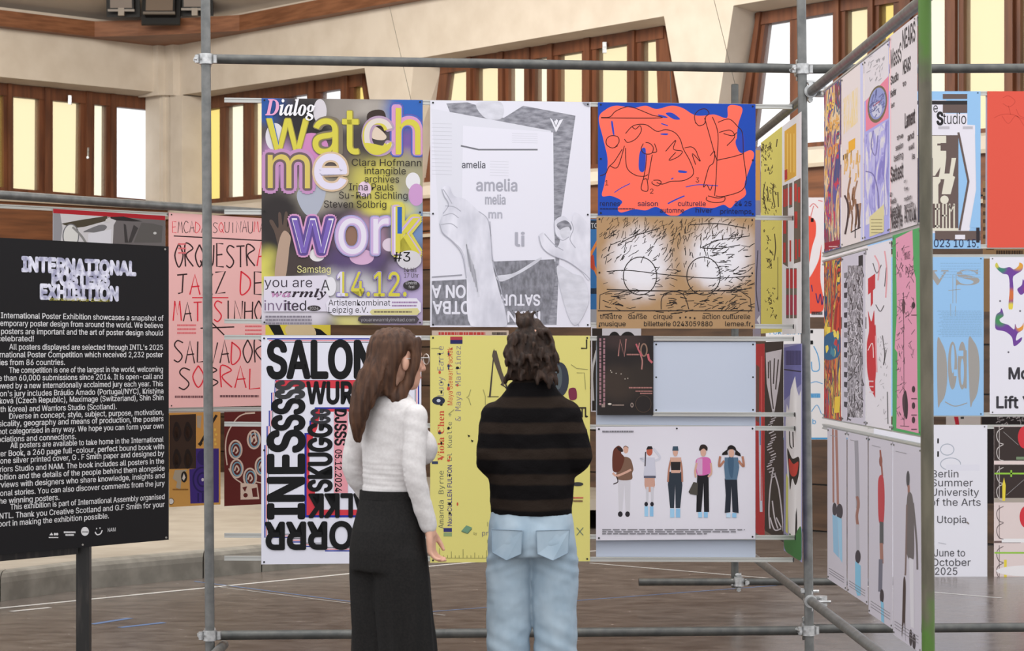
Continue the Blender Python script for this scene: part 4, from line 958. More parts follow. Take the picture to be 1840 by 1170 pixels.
# taller at its right end than a level strip: take the true edges
s.z1 = BN.hit(303, 443)[1]; s.z0 = BN.hit(303, 970)[1]; s.H = s.z1 - s.z0
s.b = MB(); s.k = 0; s.layer()
BANNER = mat('black banner vinyl', (22, 21, 23), .6, 0, .2)
def banner_cloth():
    nx, nz = 40, 40; v = []; f = []
    for side_ in (0, 1):
        for j in range(nz + 1):
            for i in range(nx + 1):
                x = -s.W / 2 + s.W * i / nx; z = s.H * j / nz
                v.append((x, (-s.th / 2 if side_ == 0 else s.th / 2 + .004), z))
    n = (nx + 1) * (nz + 1)
    for j in range(nz):
        for i in range(nx):
            a = j * (nx + 1) + i; f.append((a, a + 1, a + nx + 2, a + nx + 1)); f.append((n + a, n + a + nx + 1, n + a + nx + 2, n + a + 1))
    for i in range(nx):
        a = i; f.append((a, n + a, n + a + 1, a + 1)); a = nz * (nx + 1) + i; f.append((a, a + 1, n + a + 1, n + a))
    for j in range(nz):
        a = j * (nx + 1); f.append((a, a + nx + 1, n + a + nx + 1, n + a)); a = j * (nx + 1) + nx; f.append((a, n + a, n + a + nx + 1, a + nx + 1))
    s.b.add(v, f, BANNER)
banner_cloth()
GREYL = noise_mat('embossed grey lettering print', (150, 150, 178), (224, 224, 238), (1, 1, 1), 26, .5, 0, 0, 3, .38, .6)
TXT = (214, 213, 214)
s.text('INTERNATIONAL', 40, 486.5, 243, 24, GREYL, .10); s.text('POSTERS', 94, 511, 195, 23, GREYL, .12); s.text('EXHIBITION', 73, 536, 211, 24, GREYL, .10)
s.text('International Poster Exhibition', 88, 540, 196, 5.4, (186, 178, 70))
LINES = [('The International Poster Exhibition showcases a snapshot of', -24, 293, 576.5), ('contemporary poster design from around the world. We believe', -24, 292, 589.5), ('that posters are important and the art of poster design should', -24, 292, 603), ('be celebrated!', -24, 60, 615),
    ('All posters displayed are selected through INTL\'s 2025', 16, 292, 629), ('International Poster Competition which received 2,232 poster', -24, 292, 642), ('entries from 86 countries.', -24, 116, 655),
    ('The competition is one of the largest in the world, welcoming', 16, 292, 668), ('more than 60,000 submissions since 2014. It is open-call and', -24, 292, 681), ('reviewed by a new internationally acclaimed jury each year. This', -24, 292, 694), ('edition\'s jury includes Bráulio Amado (Portugal/NYC), Kristýna', -24, 293, 707), ('Malíková (Czech Republic), Maximage (Switzerland), Shin Shin', -24, 293, 719), ('(South Korea) and Warriors Studio (Scotland).', -24, 209, 733),
    ('Diverse in concept, style, subject, purpose, motivation,', 16, 293, 745), ('physicality, geography and means of production, the posters', -24, 293, 757), ('are not categorised in any way. We hope you can form your own', -24, 293, 770), ('associations and connections.', -24, 136, 783),
    ('All posters are available to take home in the International', 18, 293, 794), ('Poster Book, a 260 page full-colour, perfect bound book with', -24, 294, 807), ('Pantone silver printed cover, G . F Smith paper and designed by', -24, 294, 819), ('Warriors Studio and NAM. The book includes all posters in the', -24, 294, 833), ('exhibition and the details of the people behind them alongside', -24, 295, 846), ('interviews with designers who share knowledge, insights and', -24, 295, 859), ('personal stories. You can also discover comments from the jury', -24, 295, 873), ('on the winning posters.', -24, 106, 886),
    ('This exhibition is part of International Assembly organised', 18, 295, 897), ('by INTL. Thank you Creative Scotland and G.F Smith for your', -24, 295, 911), ('support in making the exhibition possible.', -24, 195, 924)]
for t, a, c, y in LINES:
    v0 = s.pl.hit(293, y)[1]
    # the baseline height is read at the right margin; carry it level to the line's start
    d0 = F_PX / 1; ua, uc = s.pl.hit(a, y)[0], s.pl.hit(c, y)[0]
    v, f = glyphs(t, 'sans', 0.0); xa = min(p[0] for p in v); xb = max(p[0] for p in v); cap = max(p[1] for p in glyphs('H', 'sans', 0.0)[0])
    hh = abs(s.pl.hit(293, y - 9.4)[1] - v0); kx = (uc - ua) / (xb - xa); ky = hh / cap
    y_ = s.y
    for dx, dy in ((-.009, 0), (.009, 0), (0, .006)): s._add([((ua - s.uc) + (p[0] - xa + dx) * kx, (v0 - s.z0) + (p[1] + dy) * ky) for p in v], f, TXT, False); s.y -= 2e-5
    s.y = y_
s.layer()
s.ell(152, 955, 7, 8, TXT); s.dashes(147, 957, 158, 2, (90, 90, 90), 3); s.dashes(87, 967, 104, 2, TXT, 2, False); s.poly([(88, 962), (92, 957), (95, 962)], TXT, False, False); s.ell(98, 960, 2, 2.4, TXT, False); s.ell(102, 960, 2, 2.4, TXT, False); s.dashes(114, 958, 135, 3, TXT, 5, False); s.dashes(117, 963, 132, 3, TXT, 6, False)
s.line([(170, 956), (174, 961), (180, 959), (183, 953)], 2, TXT, True, False, False); s.ell(173, 950, 1, 1.4, TXT, False); s.ell(179, 949, 1, 1.4, TXT, False); s.layer()
s.text('NAM', 193, 956, 207, 7, TXT)
for (px, py) in ((296, 448), (298, 966), (148, 979)): s.ell(px, py, 1.8, 1.8, (150, 146, 140), False)
s.layer()
s.done('black banner with white paragraphs of exhibition text on a black stand', 'banner', None, 'text_banner')
st = empty('banner_stand', (BN.w(143, 980).x, BN.w(143, 980).y + .10, 0)); tag(st, 'black square steel stand carrying the text banner at the left', 'stand')
st.rotation_euler = (0, 0, 0)
STEELB = noise_mat('scuffed black steel', (30, 28, 27), (66, 60, 56), (4, 4, .4), 9, .4, .3, .03, 6, .5, .75)
ztop = s.z1 - .03
b = MB(); b.box((-.028, -.028, 0), (.028, .028, ztop), STEELB); b.build('post', st)
a_ = Vector((BN.e.x, BN.e.y, 0)); n_ = Vector((BN.n.x, BN.n.y, 0)); c0 = BN.at(BN.hit(143, 980)[0], 0, -.01) - Vector(st.location)
for z in (s.z0 - .03, ztop - .03):
    pts = [c0 - a_ * .56 - n_ * .02, c0 + a_ * (.02 if z < 1 else .5) - n_ * .02, c0 + a_ * (.02 if z < 1 else .5) - n_ * .05, c0 - a_ * .56 - n_ * .05]
    g = MB(); g.prism([p + Vector((0, 0, z)) for p in pts][::-1], [p + Vector((0, 0, z + .045)) for p in pts][::-1], STEELB); g.build('crossbar', st)
b = MB(); b.box((-.22, -.04, 0), (.22, .04, .012), STEELB); b.box((-.04, -.22, 0), (.04, .22, .012), STEELB); b.build('foot', st)

# ---------------------------------------------------------------- left back posters
s = Sheet(BP, 303, 565, 390, 730, (238, 184, 182)); PKK = (56, 34, 36); PR_ = (222, 44, 62)
def hand(t, x0, y, x1, h, w, cols, seed=0):
    """thin hand drawn capitals: each letter its own strokes"""
    G = {'A': [[(0, 1), (.5, 0), (1, 1)], [(.15, .62), (.95, .58)]], 'B': [[(0, 0), (0, 1)], [(0, 0), (.9, .2), (0, .45), (1, .72), (0, 1)]], 'C': [[(1, .15), (.4, 0), (0, .5), (.4, 1), (1, .9)]], 'D': [[(.05, 0), (0, 1), (.8, .8), (.9, .35), (0, 0)]], 'E': [[(.9, .03), (.1, 0), (.1, .98), (.95, 1)], [(.1, .5), (.8, .47)]],
         'G': [[(1, .15), (.3, 0), (0, .5), (.4, 1), (.95, .9), (.95, .55), (.5, .55)]], 'H': [[(.05, 0), (0, 1)], [(1, 0), (.95, 1)], [(0, .5), (1, .48)]], 'I': [[(.5, 0), (.5, 1)]], 'J': [[(0, .05), (1, 0)], [(.6, 0), (.5, .9), (.1, .95)]], 'L': [[(.1, 0), (.05, 1), (1, .95)]], 'M': [[(0, 1), (.2, 0), (.5, .7), (.8, 0), (1, 1)]],
         'N': [[(0, 1), (.08, 0), (.9, 1), (1, 0)]], 'O': [[(.5, 0), (0, .5), (.5, 1), (1, .5), (.5, 0)]], 'Q': [[(.5, 0), (0, .5), (.5, 1), (1, .5), (.5, 0)], [(.6, .7), (1.05, 1.1)]], 'R': [[(.05, 1), (0, 0), (.95, .2), (.1, .5), (1, 1)]], 'S': [[(1, .1), (.4, 0), (.1, .25), (.9, .7), (.5, 1), (0, .9)]], 'T': [[(0, .02), (1, 0)], [(.5, 0), (.5, 1)]],
         'U': [[(0, 0), (.1, .85), (.5, 1), (.9, .85), (1, 0)]], 'V': [[(0, 0), (.5, 1), (1, 0)]], 'Z': [[(0, .05), (1, 0), (.05, 1), (1, .95)]], 'X': [[(0, .5), (1, .4)], [(.3, 0), (.7, 1)]]}
    r = random.Random(seed); n = len(t); p = (x1 - x0) / n
    for i, ch in enumerate(t):
        if ch not in G: continue
        c = cols[r.randrange(len(cols))]; lx = x0 + i * p; lw = p * .8; dy = r.uniform(-.05, .05) * h; hh = h * r.uniform(.9, 1.05)
        for q in G[ch]: s.line([(lx + a * lw, y - hh + bb * hh + dy) for a, bb in q], w, c, len(q) > 3 and ch not in 'MNZE', False, False)
    s.layer()
hand('EMCADAESQUINAUMACANCAO', 309, 418, 540, 20, 1.2, (PKK, PR_), 5); s.line([(312, 424), (540, 436)], 2.2, PKK, False)
hand('ORQUESTRA', 314, 480, 480, 42, 2.6, (PKK, PKK, PR_), 1); hand('JAZZ DE', 318, 529, 478, 40, 2.6, (PKK, PR_), 3); s.line([(345, 535), (410, 535)], 2, PR_, False)
hand('MATOSINHOS', 311, 576, 494, 38, 2.4, (PKK, PR_), 9); hand('X', 360, 602, 436, 24, 2.4, (PKK,), 1); hand('SALVADOR', 312, 652, 478, 40, 2.4, (PKK, PKK, PR_), 2); hand('SOBRAL', 321, 698, 472, 40, 2.4, (PR_, PKK), 7)
for k in range(3): s.dashes(318, 586 + k * 7, 352, 3, (226, 110, 116), k, False); s.dashes(440, 588 + k * 7, 470, 3, (226, 110, 116), 40 + k, False); s.dashes(320, 440 + k * 8, 334, 3, (226, 110, 116), 60 + k, False)
s.dashes(314, 715, 372, 4, (120, 80, 84), 9); s.dashes(395, 714, 465, 4, (120, 80, 84), 10); s.pins(mid=False)
s.done('pink poster with thin hand drawn black and red capitals', 'poster', 'posters on the left back wall')

s = Sheet(BP, 95, 297, 381, 742, (196, 192, 194))
s.poly([(95, 374), (297, 388), (297, 396), (95, 383)], (166, 30, 40)) ; s.poly([(95, 383), (108, 384), (112, 410), (108, 440), (95, 440)], (140, 138, 142)); s.poly([(212, 390), (297, 396), (297, 738), (190, 738), (204, 405)], (104, 98, 98))
s.poly([(110, 402), (140, 396), (192, 388), (194, 396), (150, 408), (130, 410)], (70, 62, 48)); s.poly([(192, 390), (222, 389), (256, 398), (240, 398), (208, 396)], (40, 36, 36)); s.poly([(270, 405), (282, 412), (276, 415)], (50, 44, 36)); s.poly([(254, 400), (276, 402), (292, 406), (290, 436), (240, 436)], (88, 84, 82))
s.ell(127, 424, 13, 20, (206, 204, 200)); s.ring(127, 424, 14, 21, 2, (110, 108, 112)); s.line([(130, 408), (146, 424), (156, 440)], 4, (130, 128, 126), True); s.poly([(150, 416), (180, 404), (192, 408), (180, 418), (160, 417)], (110, 108, 110), True); s.poly([(190, 394), (198, 390), (198, 399), (188, 400)], (196, 192, 190)); s.poly([(222, 402), (226, 404), (230, 436), (224, 436)], (58, 54, 54)); s.poly([(240, 404), (248, 410), (236, 436), (230, 436)], (60, 56, 56))
s.ell(278, 419, 3, 2.4, (190, 188, 186)); s.poly([(158, 420), (200, 412), (190, 738), (150, 738)], (206, 204, 210))
s.done('grey photographic poster with a red strip on top, rising behind the black banner', 'poster', 'posters on the left back wall')

B2 = Plane(wl(0, 14.2), wl(470, 15.5))
s = Sheet(B2, 304, 396, 741, 909, (212, 160, 84))
s.poly([(304, 746), (352, 744), (352, 842), (304, 843)], (62, 46, 36))
for yy in (748, 797):
    for xx in (308, 328): s.poly([(xx + 2, yy + 30), (xx + 6, yy + 12), (xx + 12, yy + 12), (xx + 18, yy + 30), (xx + 12, yy + 44), (xx + 6, yy + 44)], (38, 28, 24), True, False); s.ell(xx + 9, yy + 29, 4, 11, (82, 60, 46), False)
s.layer(); s.poly([(352, 806), (393, 806), (393, 903), (342, 905), (340, 843), (352, 842)], (66, 46, 128)); s.ring(364, 862, 17, 22, 3, (44, 32, 92)); s.ring(364, 862, 9, 12, 3, (44, 32, 92)); s.ell(364, 862, 2.4, 3, (214, 206, 220)); s.ell(364, 822, 10, 14, (50, 36, 100)); s.line([(356, 886), (356, 902)], 3, (44, 32, 92), False); s.line([(364, 886), (364, 902)], 3, (44, 32, 92), False)
s.line([(358, 800), (366, 786), (389, 746)], 4.4, (44, 36, 30), False); s.poly([(355, 798), (360, 793), (364, 797), (360, 802)], (44, 36, 30)); s.poly([(353, 747), (362, 747), (360, 770), (354, 768)], (176, 164, 144)); 
for x, y in ((386, 772), (388, 781), (386, 790), (387, 798)): s.ell(x, y, 2, 2.4, (232, 196, 92), False)
s.layer(); s.poly([(314, 845), (336, 844), (326, 858), (324, 880), (316, 876), (318, 866), (310, 860)], (178, 168, 148)); s.ell(330.5, 857, 5.5, 10, (40, 34, 32)); s.poly([(330, 850), (333, 858), (330, 864), (327, 860)], (220, 214, 204)); s.ell(307, 901, 5, 5.5, (226, 222, 216)); s.ring(307, 901, 5, 5.5, 1, (90, 66, 40)); s.dashes(310, 881, 338, 2.6, (150, 104, 48), 3)
s.done('ochre, brown and purple poster cut into four picture fields, left of the scaffold post', 'poster', 'posters on the left back wall')

s = Sheet(B2.off(.01), 403, 545, 739, 906, (98, 34, 30)); CR = (218, 196, 180); SB = (120, 166, 186)
s.line([(446, 742), (430, 748), (418, 762), (408, 782), (405, 806), (408, 836)], 2.2, CR, True); s.line([(411, 842), (420, 858), (434, 868)], 2.2, CR, True); s.line([(470, 868), (460, 866)], 2, CR, False); s.line([(440, 743), (458, 742)], 3, CR, False)
for cx, cy in ((423, 808), (425, 842), (456, 790), (449, 858), (470, 838)):
    s.ring(cx, cy, 11, 16, 3, CR, layer=False); s.ring(cx + 1, cy + 1, 8, 12, 2.4, SB, layer=False)
    s.line([(cx - 4, cy + 4), (cx, cy - 5), (cx + 4, cy + 2), (cx, cy + 7)], 2.6, CR, True, False, False)
s.layer(); s.line([(450, 775), (452, 795)], 2.4, CR, False, False, False); s.line([(457, 774), (461, 794)], 2.4, CR, False, False, False); s.line([(464, 778), (467, 792)], 2.4, CR, False, False, False); s.layer()
s.poly([(432, 868), (462, 870), (466, 897), (432, 898)], CR); s.poly([(435, 876), (444, 874), (440, 884)], (98, 34, 30), False, False); s.poly([(452, 878), (461, 876), (463, 893), (454, 893)], (98, 34, 30), False, False); s.ell(441, 890, 4, 4, (98, 34, 30), False); s.layer()
s.done('dark maroon poster with cream rings, low beside the spiralling letters poster', 'poster', 'posters on the left back wall')

# glimpses through the gaps of the front wall
G1 = Plane(wl(0, 13.4), wl(1840, 13.4)); G2 = Plane(wl(0, 14.9), wl(1840, 14.9))
s = Sheet(G1, 810, 1076, 394, 583, (64, 124, 186))
s.rect(1058, 396, 1076, 412, (50, 56, 66)); s.text('TC', 1062, 410, 1074, 9, (206, 206, 206), .02); s.line([(1050, 484), (1064, 452), (1076, 430)], 5, (232, 140, 70), True); s.line([(1050, 440), (1064, 472), (1076, 500)], 5, (232, 140, 70), True); s.poly([(1056, 472), (1066, 458), (1068, 486)], (200, 80, 60), True); s.rect(1058, 556, 1076, 583, (176, 178, 186)); s.dashes(1060, 528, 1074, 10, (50, 56, 66), 4)
s.done('blue poster with orange crossing lines, glimpsed in the gap left of the kraft poster', 'poster', 'posters glimpsed behind the front wall')
s = Sheet(G1, 477, 594, 576, 764, (224, 204, 72))
s.poly([(480, 580), (500, 578), (512, 604), (494, 604)], BK_); s.poly([(558, 588), (576, 592), (590, 604), (562, 604)], BK_); s.poly([(516, 585), (556, 582), (566, 604), (520, 604)], (214, 192, 150), True)
s.done('yellow and black poster glimpsed below the outlined words poster', 'poster', 'posters glimpsed behind the front wall')
s = Sheet(G2, 776, 914, 594, 760, (206, 186, 172)); s.text('SALON TOTAL', 790, 602, 874, 6, (196, 70, 62), .04) if False else s.dashes(788, 602, 872, 5, (196, 70, 62), 3); s.dashes(884, 602, 910, 5, (60, 50, 46), 4)
s.done('beige poster with red print, glimpsed above the yellow poster', 'poster', 'posters glimpsed behind the front wall')
s = Sheet(G2, 1062, 1152, 587, 740, (204, 200, 206))
for cx, r_ in ((1104, 14), (1128, 18), (1160, 22)): 
    if cx < 1140: s.ell(cx, 612, r_ * .8, 16, (40, 36, 36))
s.rect(1064, 590, 1082, 738, (50, 42, 38)); s.line([(1066, 720), (1064, 670), (1072, 630)], 4, (186, 182, 180), True)
s.done('black and white poster with arches, glimpsed above the small black poster', 'poster', 'posters glimpsed behind the front wall')

# ---------------------------------------------------------------- back run of the side wall (left of the front right post)
SB_ = SP.off(.02)
def slant(x0, x1, yt, yb, paper, lab, art, pl=None, group='posters on the side wall behind the front wall'):
    s = Sheet(pl or SB_, x0, x1, yt, yb, paper); art(s); s.done(lab, 'poster', group)
def a_ochre(s): s.rect(1357, 270, 1366, 360, (214, 156, 76)); s.rect(1357, 360, 1366, 600, (146, 140, 158)); s.line([(1362, 450), (1359, 520), (1364, 560)], 2, (70, 66, 84), True); s.poly([(1360, 575), (1366, 566), (1366, 584)], (220, 218, 222))
slant(1353, 1366.5, 266, 606, (150, 140, 150), 'ochre and grey patterned poster, the narrow one next to the blue and orange poster', a_ochre)
def a_yel(s):
    k = (84, 72, 40); r = random.Random(5)
    for bx_, by, w, h, n in ((1377, 272, 22, 26, 24), (1378, 300, 20, 26, 14), (1384, 350, 26, 44, 26), (1384, 395, 22, 40, 14), (1384, 452, 12, 60, 22), (1386, 545, 18, 50, 22)):
        for _ in range(n):
            x, y = bx_ + r.uniform(-w / 2, w / 2), by + r.uniform(-h / 2, h / 2)
            s.line([(x, y), (x + r.uniform(-3, 3), y + r.uniform(-6, 6)), (x + r.uniform(-4, 4), y + r.uniform(-5, 5))], r.uniform(.8, 1.5), k, True, False, False)
    for q in ([(1374, 332), (1372, 352), (1376, 374)], [(1379, 335), (1381, 356)], [(1390, 330), (1389, 350), (1393, 372)], [(1398, 345), (1399, 372)], [(1392, 420), (1394, 446), (1391, 468)], [(1397, 250), (1395, 264)]): s.line(q, 2, k, True, False, False)
    s.line([(1398, 462), (1398, 540)], .9, k, False, False, False); s.layer()
slant(1367.5, 1405, 242, 598, (214, 202, 104), 'yellow poster covered in dark scribbled handwriting', a_yel)
def a_blocks(s):
    OG, RD2, DG = (222, 168, 62), (186, 52, 48), (104, 92, 80)
    s.poly([(1410, 236), (1431, 221), (1431, 316), (1410, 328)], OG); 
    for x in (1415, 1421, 1427): s.line([(x, 240), (x, 310)], 1.6, (238, 200, 104), False, False, False)
    s.layer(); s.poly([(1410, 306), (1415, 304), (1415, 322), (1410, 324)], RD2)
    s.poly([(1407, 334), (1416, 330), (1416, 480), (1407, 474)], DG, False, False); s.poly([(1418, 330), (1424, 328), (1424, 372), (1418, 374)], DG, False, False); s.poly([(1427, 326), (1439, 320), (1439, 470), (1427, 474)], DG); 
    for x0, x1, y0, y1 in ((1408, 1412, 340, 372), (1413, 1416, 338, 370), (1419, 1423, 336, 368), (1428, 1432, 330, 362), (1434, 1438, 336, 364), (1408, 1413, 392, 420), (1428, 1433, 380, 410), (1408, 1412, 436, 472), (1429, 1432, 430, 466), (1419, 1422, 432, 470), (1435, 1438, 430, 462)): s.rect(x0, y0, x1, y1, RD2, False)
    s.layer()
    for i, x in enumerate((1413, 1420, 1427)): s.rect(x, 482, x + 5, 572, DG, False)
    s.layer()
    for i, x in enumerate((1413, 1420, 1427)): s.rect(x, 484, x + 5, 518, (178, 44, 50), False); s.rect(x, 530, x + 5, 566, (158, 48, 70), False)
    s.layer()
slant(1405.5, 1440, 214, 600, (226, 222, 222), 'white poster with rows of orange and dark red bars beside the front right post', a_blocks)
def a_red(s): s.line([(1366, 770), (1367, 860), (1368, 920)], 5, (206, 212, 226), True); s.line([(1366, 740), (1367, 800)], 3, (96, 150, 196), False); s.poly([(1359, 655), (1365, 660), (1364, 760), (1359, 756)], (104, 74, 66)); s.line([(1369, 640), (1368, 900)], 2, (216, 90, 90), False)
slant(1357.5, 1373.5, 618, 962, (178, 50, 54), 'narrow red poster below the ochre one, next to the grey sheet', a_red)
def a_dark(s):
    w = (206, 200, 206)
    s.poly([(1376, 634), (1405, 628), (1401, 684), (1392, 740), (1388, 740), (1378, 690)], w)
    for q in ([(1384, 648), (1386, 700), (1390, 735)], [(1392, 644), (1390, 690)], [(1399, 646), (1394, 700)], [(1381, 650), (1381, 680)]): s.line(q, 2.2, (70, 62, 62), True, False, False)
    s.layer(); r = random.Random(2)
    for k in range(24): y = 740 + k * 5; x = 1386 + math.sin(k * .9) * 4; s.line([(x - 4, y + 4), (x + 5, y)], 2, w if k % 2 else (170, 164, 170), False, False, False)
    for q in ([(1390, 840), (1384, 880), (1382, 920), (1384, 950)], [(1392, 850), (1400, 880), (1406, 930), (1408, 955)], [(1388, 900), (1392, 930), (1398, 950)], [(1384, 930), (1392, 952), (1404, 950)], [(1395, 930), (1404, 948)]): s.line(q, 2.4, w, True, False, False)
    s.layer()
slant(1374.5, 1407.5, 614, 964, (58, 50, 48), 'black poster with a long white brush drawing like a twisted trunk', a_dark)
def a_face(s):
    s.poly([(1409, 625), (1440, 610), (1440, 690), (1409, 720)], (104, 104, 160)); s.dashes(1412, 656, 1440, 26, (62, 58, 104), 5); s.line([(1409, 664), (1440, 668)], 2.4, (50, 46, 70), False)
    s.poly([(1412, 760), (1414, 726), (1418, 738), (1421, 700), (1426, 684), (1429, 676), (1432, 700), (1436, 712), (1440, 700), (1440, 990), (1418, 985), (1416, 900)], (226, 222, 222)); 
    s.line([(1419, 775), (1420, 800), (1424, 806)], 2, DK, True); s.line([(1425, 776), (1426, 804)], 2, DK, False); s.poly([(1415, 806), (1424, 824), (1436, 822), (1436, 850), (1430, 872), (1424, 860), (1420, 880), (1418, 850)], (40, 34, 32), True); s.poly([(1418, 824), (1426, 834), (1435, 830), (1432, 852), (1424, 856), (1419, 846)], (190, 60, 50), True)
    s.poly([(1413, 850), (1417, 860), (1416, 960), (1412, 955)], (206, 206, 110)); s.poly([(1428, 990), (1430, 925), (1432, 912), (1433, 940), (1432, 1000)], DK)
    s.poly([(1410, 960), (1416, 966), (1420, 958), (1426, 970), (1434, 952), (1440, 950), (1440, 1006), (1412, 990)], (62, 116, 62), True)
slant(1408.5, 1441, 618, 1000, (150, 148, 186), 'purple and white poster with a spiky haired face and a green foot', a_face)

# posters on the far wall seen between the front post and the side wall
FW = Plane(wl(1300, 20.4), wl(1600, 20.4)); RDF = (222, 84, 66)
s = Sheet(FW, 1432, 1574, 355, 570, (222, 216, 220)); s.poly([(1440, 394), (1463, 394), (1466, 420), (1458, 450), (1452, 500), (1470, 470), (1476, 440), (1474, 500), (1480, 540), (1476, 560), (1446, 556), (1440, 480)], RDF, True)
for q in ([(1455, 372), (1462, 366), (1470, 374)], [(1470, 360), (1478, 362)], [(1462, 370), (1456, 392)]): s.line(q, 1.6, (206, 110, 110), True, False, False)
s.layer(); s.line([(1466, 527), (1470, 545), (1474, 528), (1477, 548), (1480, 532)], 2, (70, 50, 100), True); s.line([(1458, 512), (1460, 524)], 2, (70, 50, 100), False); s.rect(1457, 392, 1462, 399, K, False); s.dashes(1458, 566, 1478, 6, (50, 44, 46), 3); s.rect(1452, 570.5, 1484, 578, K)
s.done('white poster with a large red figure, far back between post and side wall', 'poster', 'posters far back beside the front right post')
s = Sheet(FW, 1376, 1574, 591, 790, (220, 218, 220)); BLW = (70, 150, 204)
s.text('FORDERPR', 1383, 601, 1440, 8, BLW, .02); s.line([(1462, 622), (1470, 640), (1472, 664), (1460, 666), (1458, 650)], 1.8, BLW, True); s.line([(1452, 690), (1466, 686), (1478, 690)], 1.4, BLW, True); s.dashes(1456, 715, 1474, 8, BLW, 3); s.line([(1458, 740), (1468, 728), (1476, 744)], 1.4, BLW, True); s.text('b', 1460, 762, 1466, 9, BLW, .02); s.rect(1456, 612, 1461, 619, K, False); s.rect(1456, 593, 1461, 599, K)
s.line([(1378, 788), (1572, 788)], 3, BLW, False)
s.done('white poster with pale blue line drawing, far back below the red figure', 'poster', 'posters far back beside the front right post')

# ---------------------------------------------------------------- side wall near the green post
GS = 'posters on the side wall by the green post'
def pt(x, z):  # a pixel column on the side run and a height -> pixel row
    d = None; u = SP.hit(x, 500)[0]; q = SP.at(u, z); return HY - (z - EYE) * F_PX / q.y
def sposter(x0, x1, zt_, zb_, paper, lab, art, off=0.0):
    pl = SP.off(off); s = Sheet(pl, x0, x1, 500, 600, paper)
    s.z1, s.z0 = zt_, zb_; s.H = zt_ - zb_; s.k = 0; s.b = MB()
    s.b.box((-s.W / 2, -s.th / 2, 0), (s.W / 2, s.th / 2, s.H), paper if not isinstance(paper, tuple) else ink(paper)); s.layer()
    s.box = (x0, x1, 0, 0)
    s.q = lambda x, t: (x, pt(x, zt_ - (zt_ - zb_) * t))       # pixel column and share of the height from the top
    s.qp = lambda L: [s.q(*p) for p in L]
    s.tx = lambda t, x0_, t_, x1_, h, c, bold=.02: s.text(t, x0_, s.q(x0_, t_)[1], x1_, h, c, bold)
    art(s)
    for x in (x0 + 1.5, x1 - 1.5):
        for t in (.015, .985): s.ell(*s.q(x, t), 1.2, 1.8, (90, 88, 86), False)
    s.layer(); s.done(lab, 'poster', GS)
def splat(s, x0, x1, t0, t1, n, cols, rx, ry, seed, smooth=True):
    r = random.Random(seed)
    for _ in range(n):
        x, t = r.uniform(x0, x1), r.uniform(t0, t1); cx, cy = s.q(x, t); m = 7
        s.poly([(min(max(cx + rx * r.uniform(.4, 1.2) * math.cos(6.283 * i / m), x0), x1), cy + ry * r.uniform(.4, 1.2) * math.sin(6.283 * i / m)) for i in range(m)], cols[r.randrange(len(cols))], smooth, True)
Z1, Z1b, Z2, Z2b, Z3, Z3b = 2.86, 2.09, 2.045, 1.30, 1.255, .54
def a_s1(s):
    s.poly(s.qp([(1481.4, .004), (1509.6, .004), (1509.6, .996), (1481.4, .996)]), paint_mat('crowded gold and blue print', ((60, 80, 130), (80, 84, 120), (196, 60, 80), (90, 92, 150), (216, 170, 96), (222, 196, 160), (60, 96, 120), (150, 50, 80), (110, 96, 66), (196, 150, 170)), (1, 1, .6), 6))
    s.poly(s.qp([(1482, .94), (1509, .95), (1509, .995), (1482, .985)]), (150, 30, 50)); s.tx('pos', 1486, .14, 1499, 18, (230, 196, 90), .05); s.tx('ters', 1487, .27, 1506, 20, (226, 170, 90), .05); s.tx('on', 1488, .42, 1506, 20, (214, 140, 80), .05); s.dashes(1490, s.q(1490, .975)[1], 1506, 2, (222, 180, 180), 3)
sposter(1481, 1510, Z1, Z1b, (92, 96, 150), 'crowded red, blue and gold poster, farthest of the upper side row', a_s1)
def a_s2(s):
    s.poly(s.qp([(1546, .0), (1551, .0), (1551, 1), (1547, 1)]), (196, 196, 226)); g = (226, 178, 80)
    s.poly(s.qp([(1516, .13), (1542, .12), (1542, .32), (1516, .34)]), paint_mat('faint gold print', ((222, 210, 208), (224, 208, 190), (228, 204, 150), (222, 210, 208)), (1, 1, .5), 12))
    s.poly(s.qp([(1525, .40), (1537, .40), (1537, .46), (1525, .47)]), (228, 170, 50)); s.poly(s.qp([(1515, .46), (1524, .46), (1524, .49), (1515, .49)]), (96, 84, 70))
    s.ticks(1517, s.q(1530, .48)[1], 1545, s.q(1530, .62)[1], 16, 22, 2.6, (222, 178, 110), 88, 6, 4); s.ticks(1526, s.q(1530, .68)[1], 1545, s.q(1530, .86)[1], 12, 40, 3, (150, 110, 80), 88, 6, 5)
    s.line(s.qp([(1518, .70), (1524, .76), (1524, .84), (1519, .93)]), 3.4, (66, 50, 48), True); s.line(s.qp([(1540, .78), (1544, .88), (1543, .92)]), 4, (70, 54, 50), True); s.line(s.qp([(1529, .93), (1547, .92)]), 1.8, DK, False); s.line(s.qp([(1537, .89), (1537, .97)]), 1.6, DK, False)
sposter(1512, 1552, Z1, Z1b, (222, 210, 208), 'white poster with gold marks and black curves in the upper side row', a_s2)
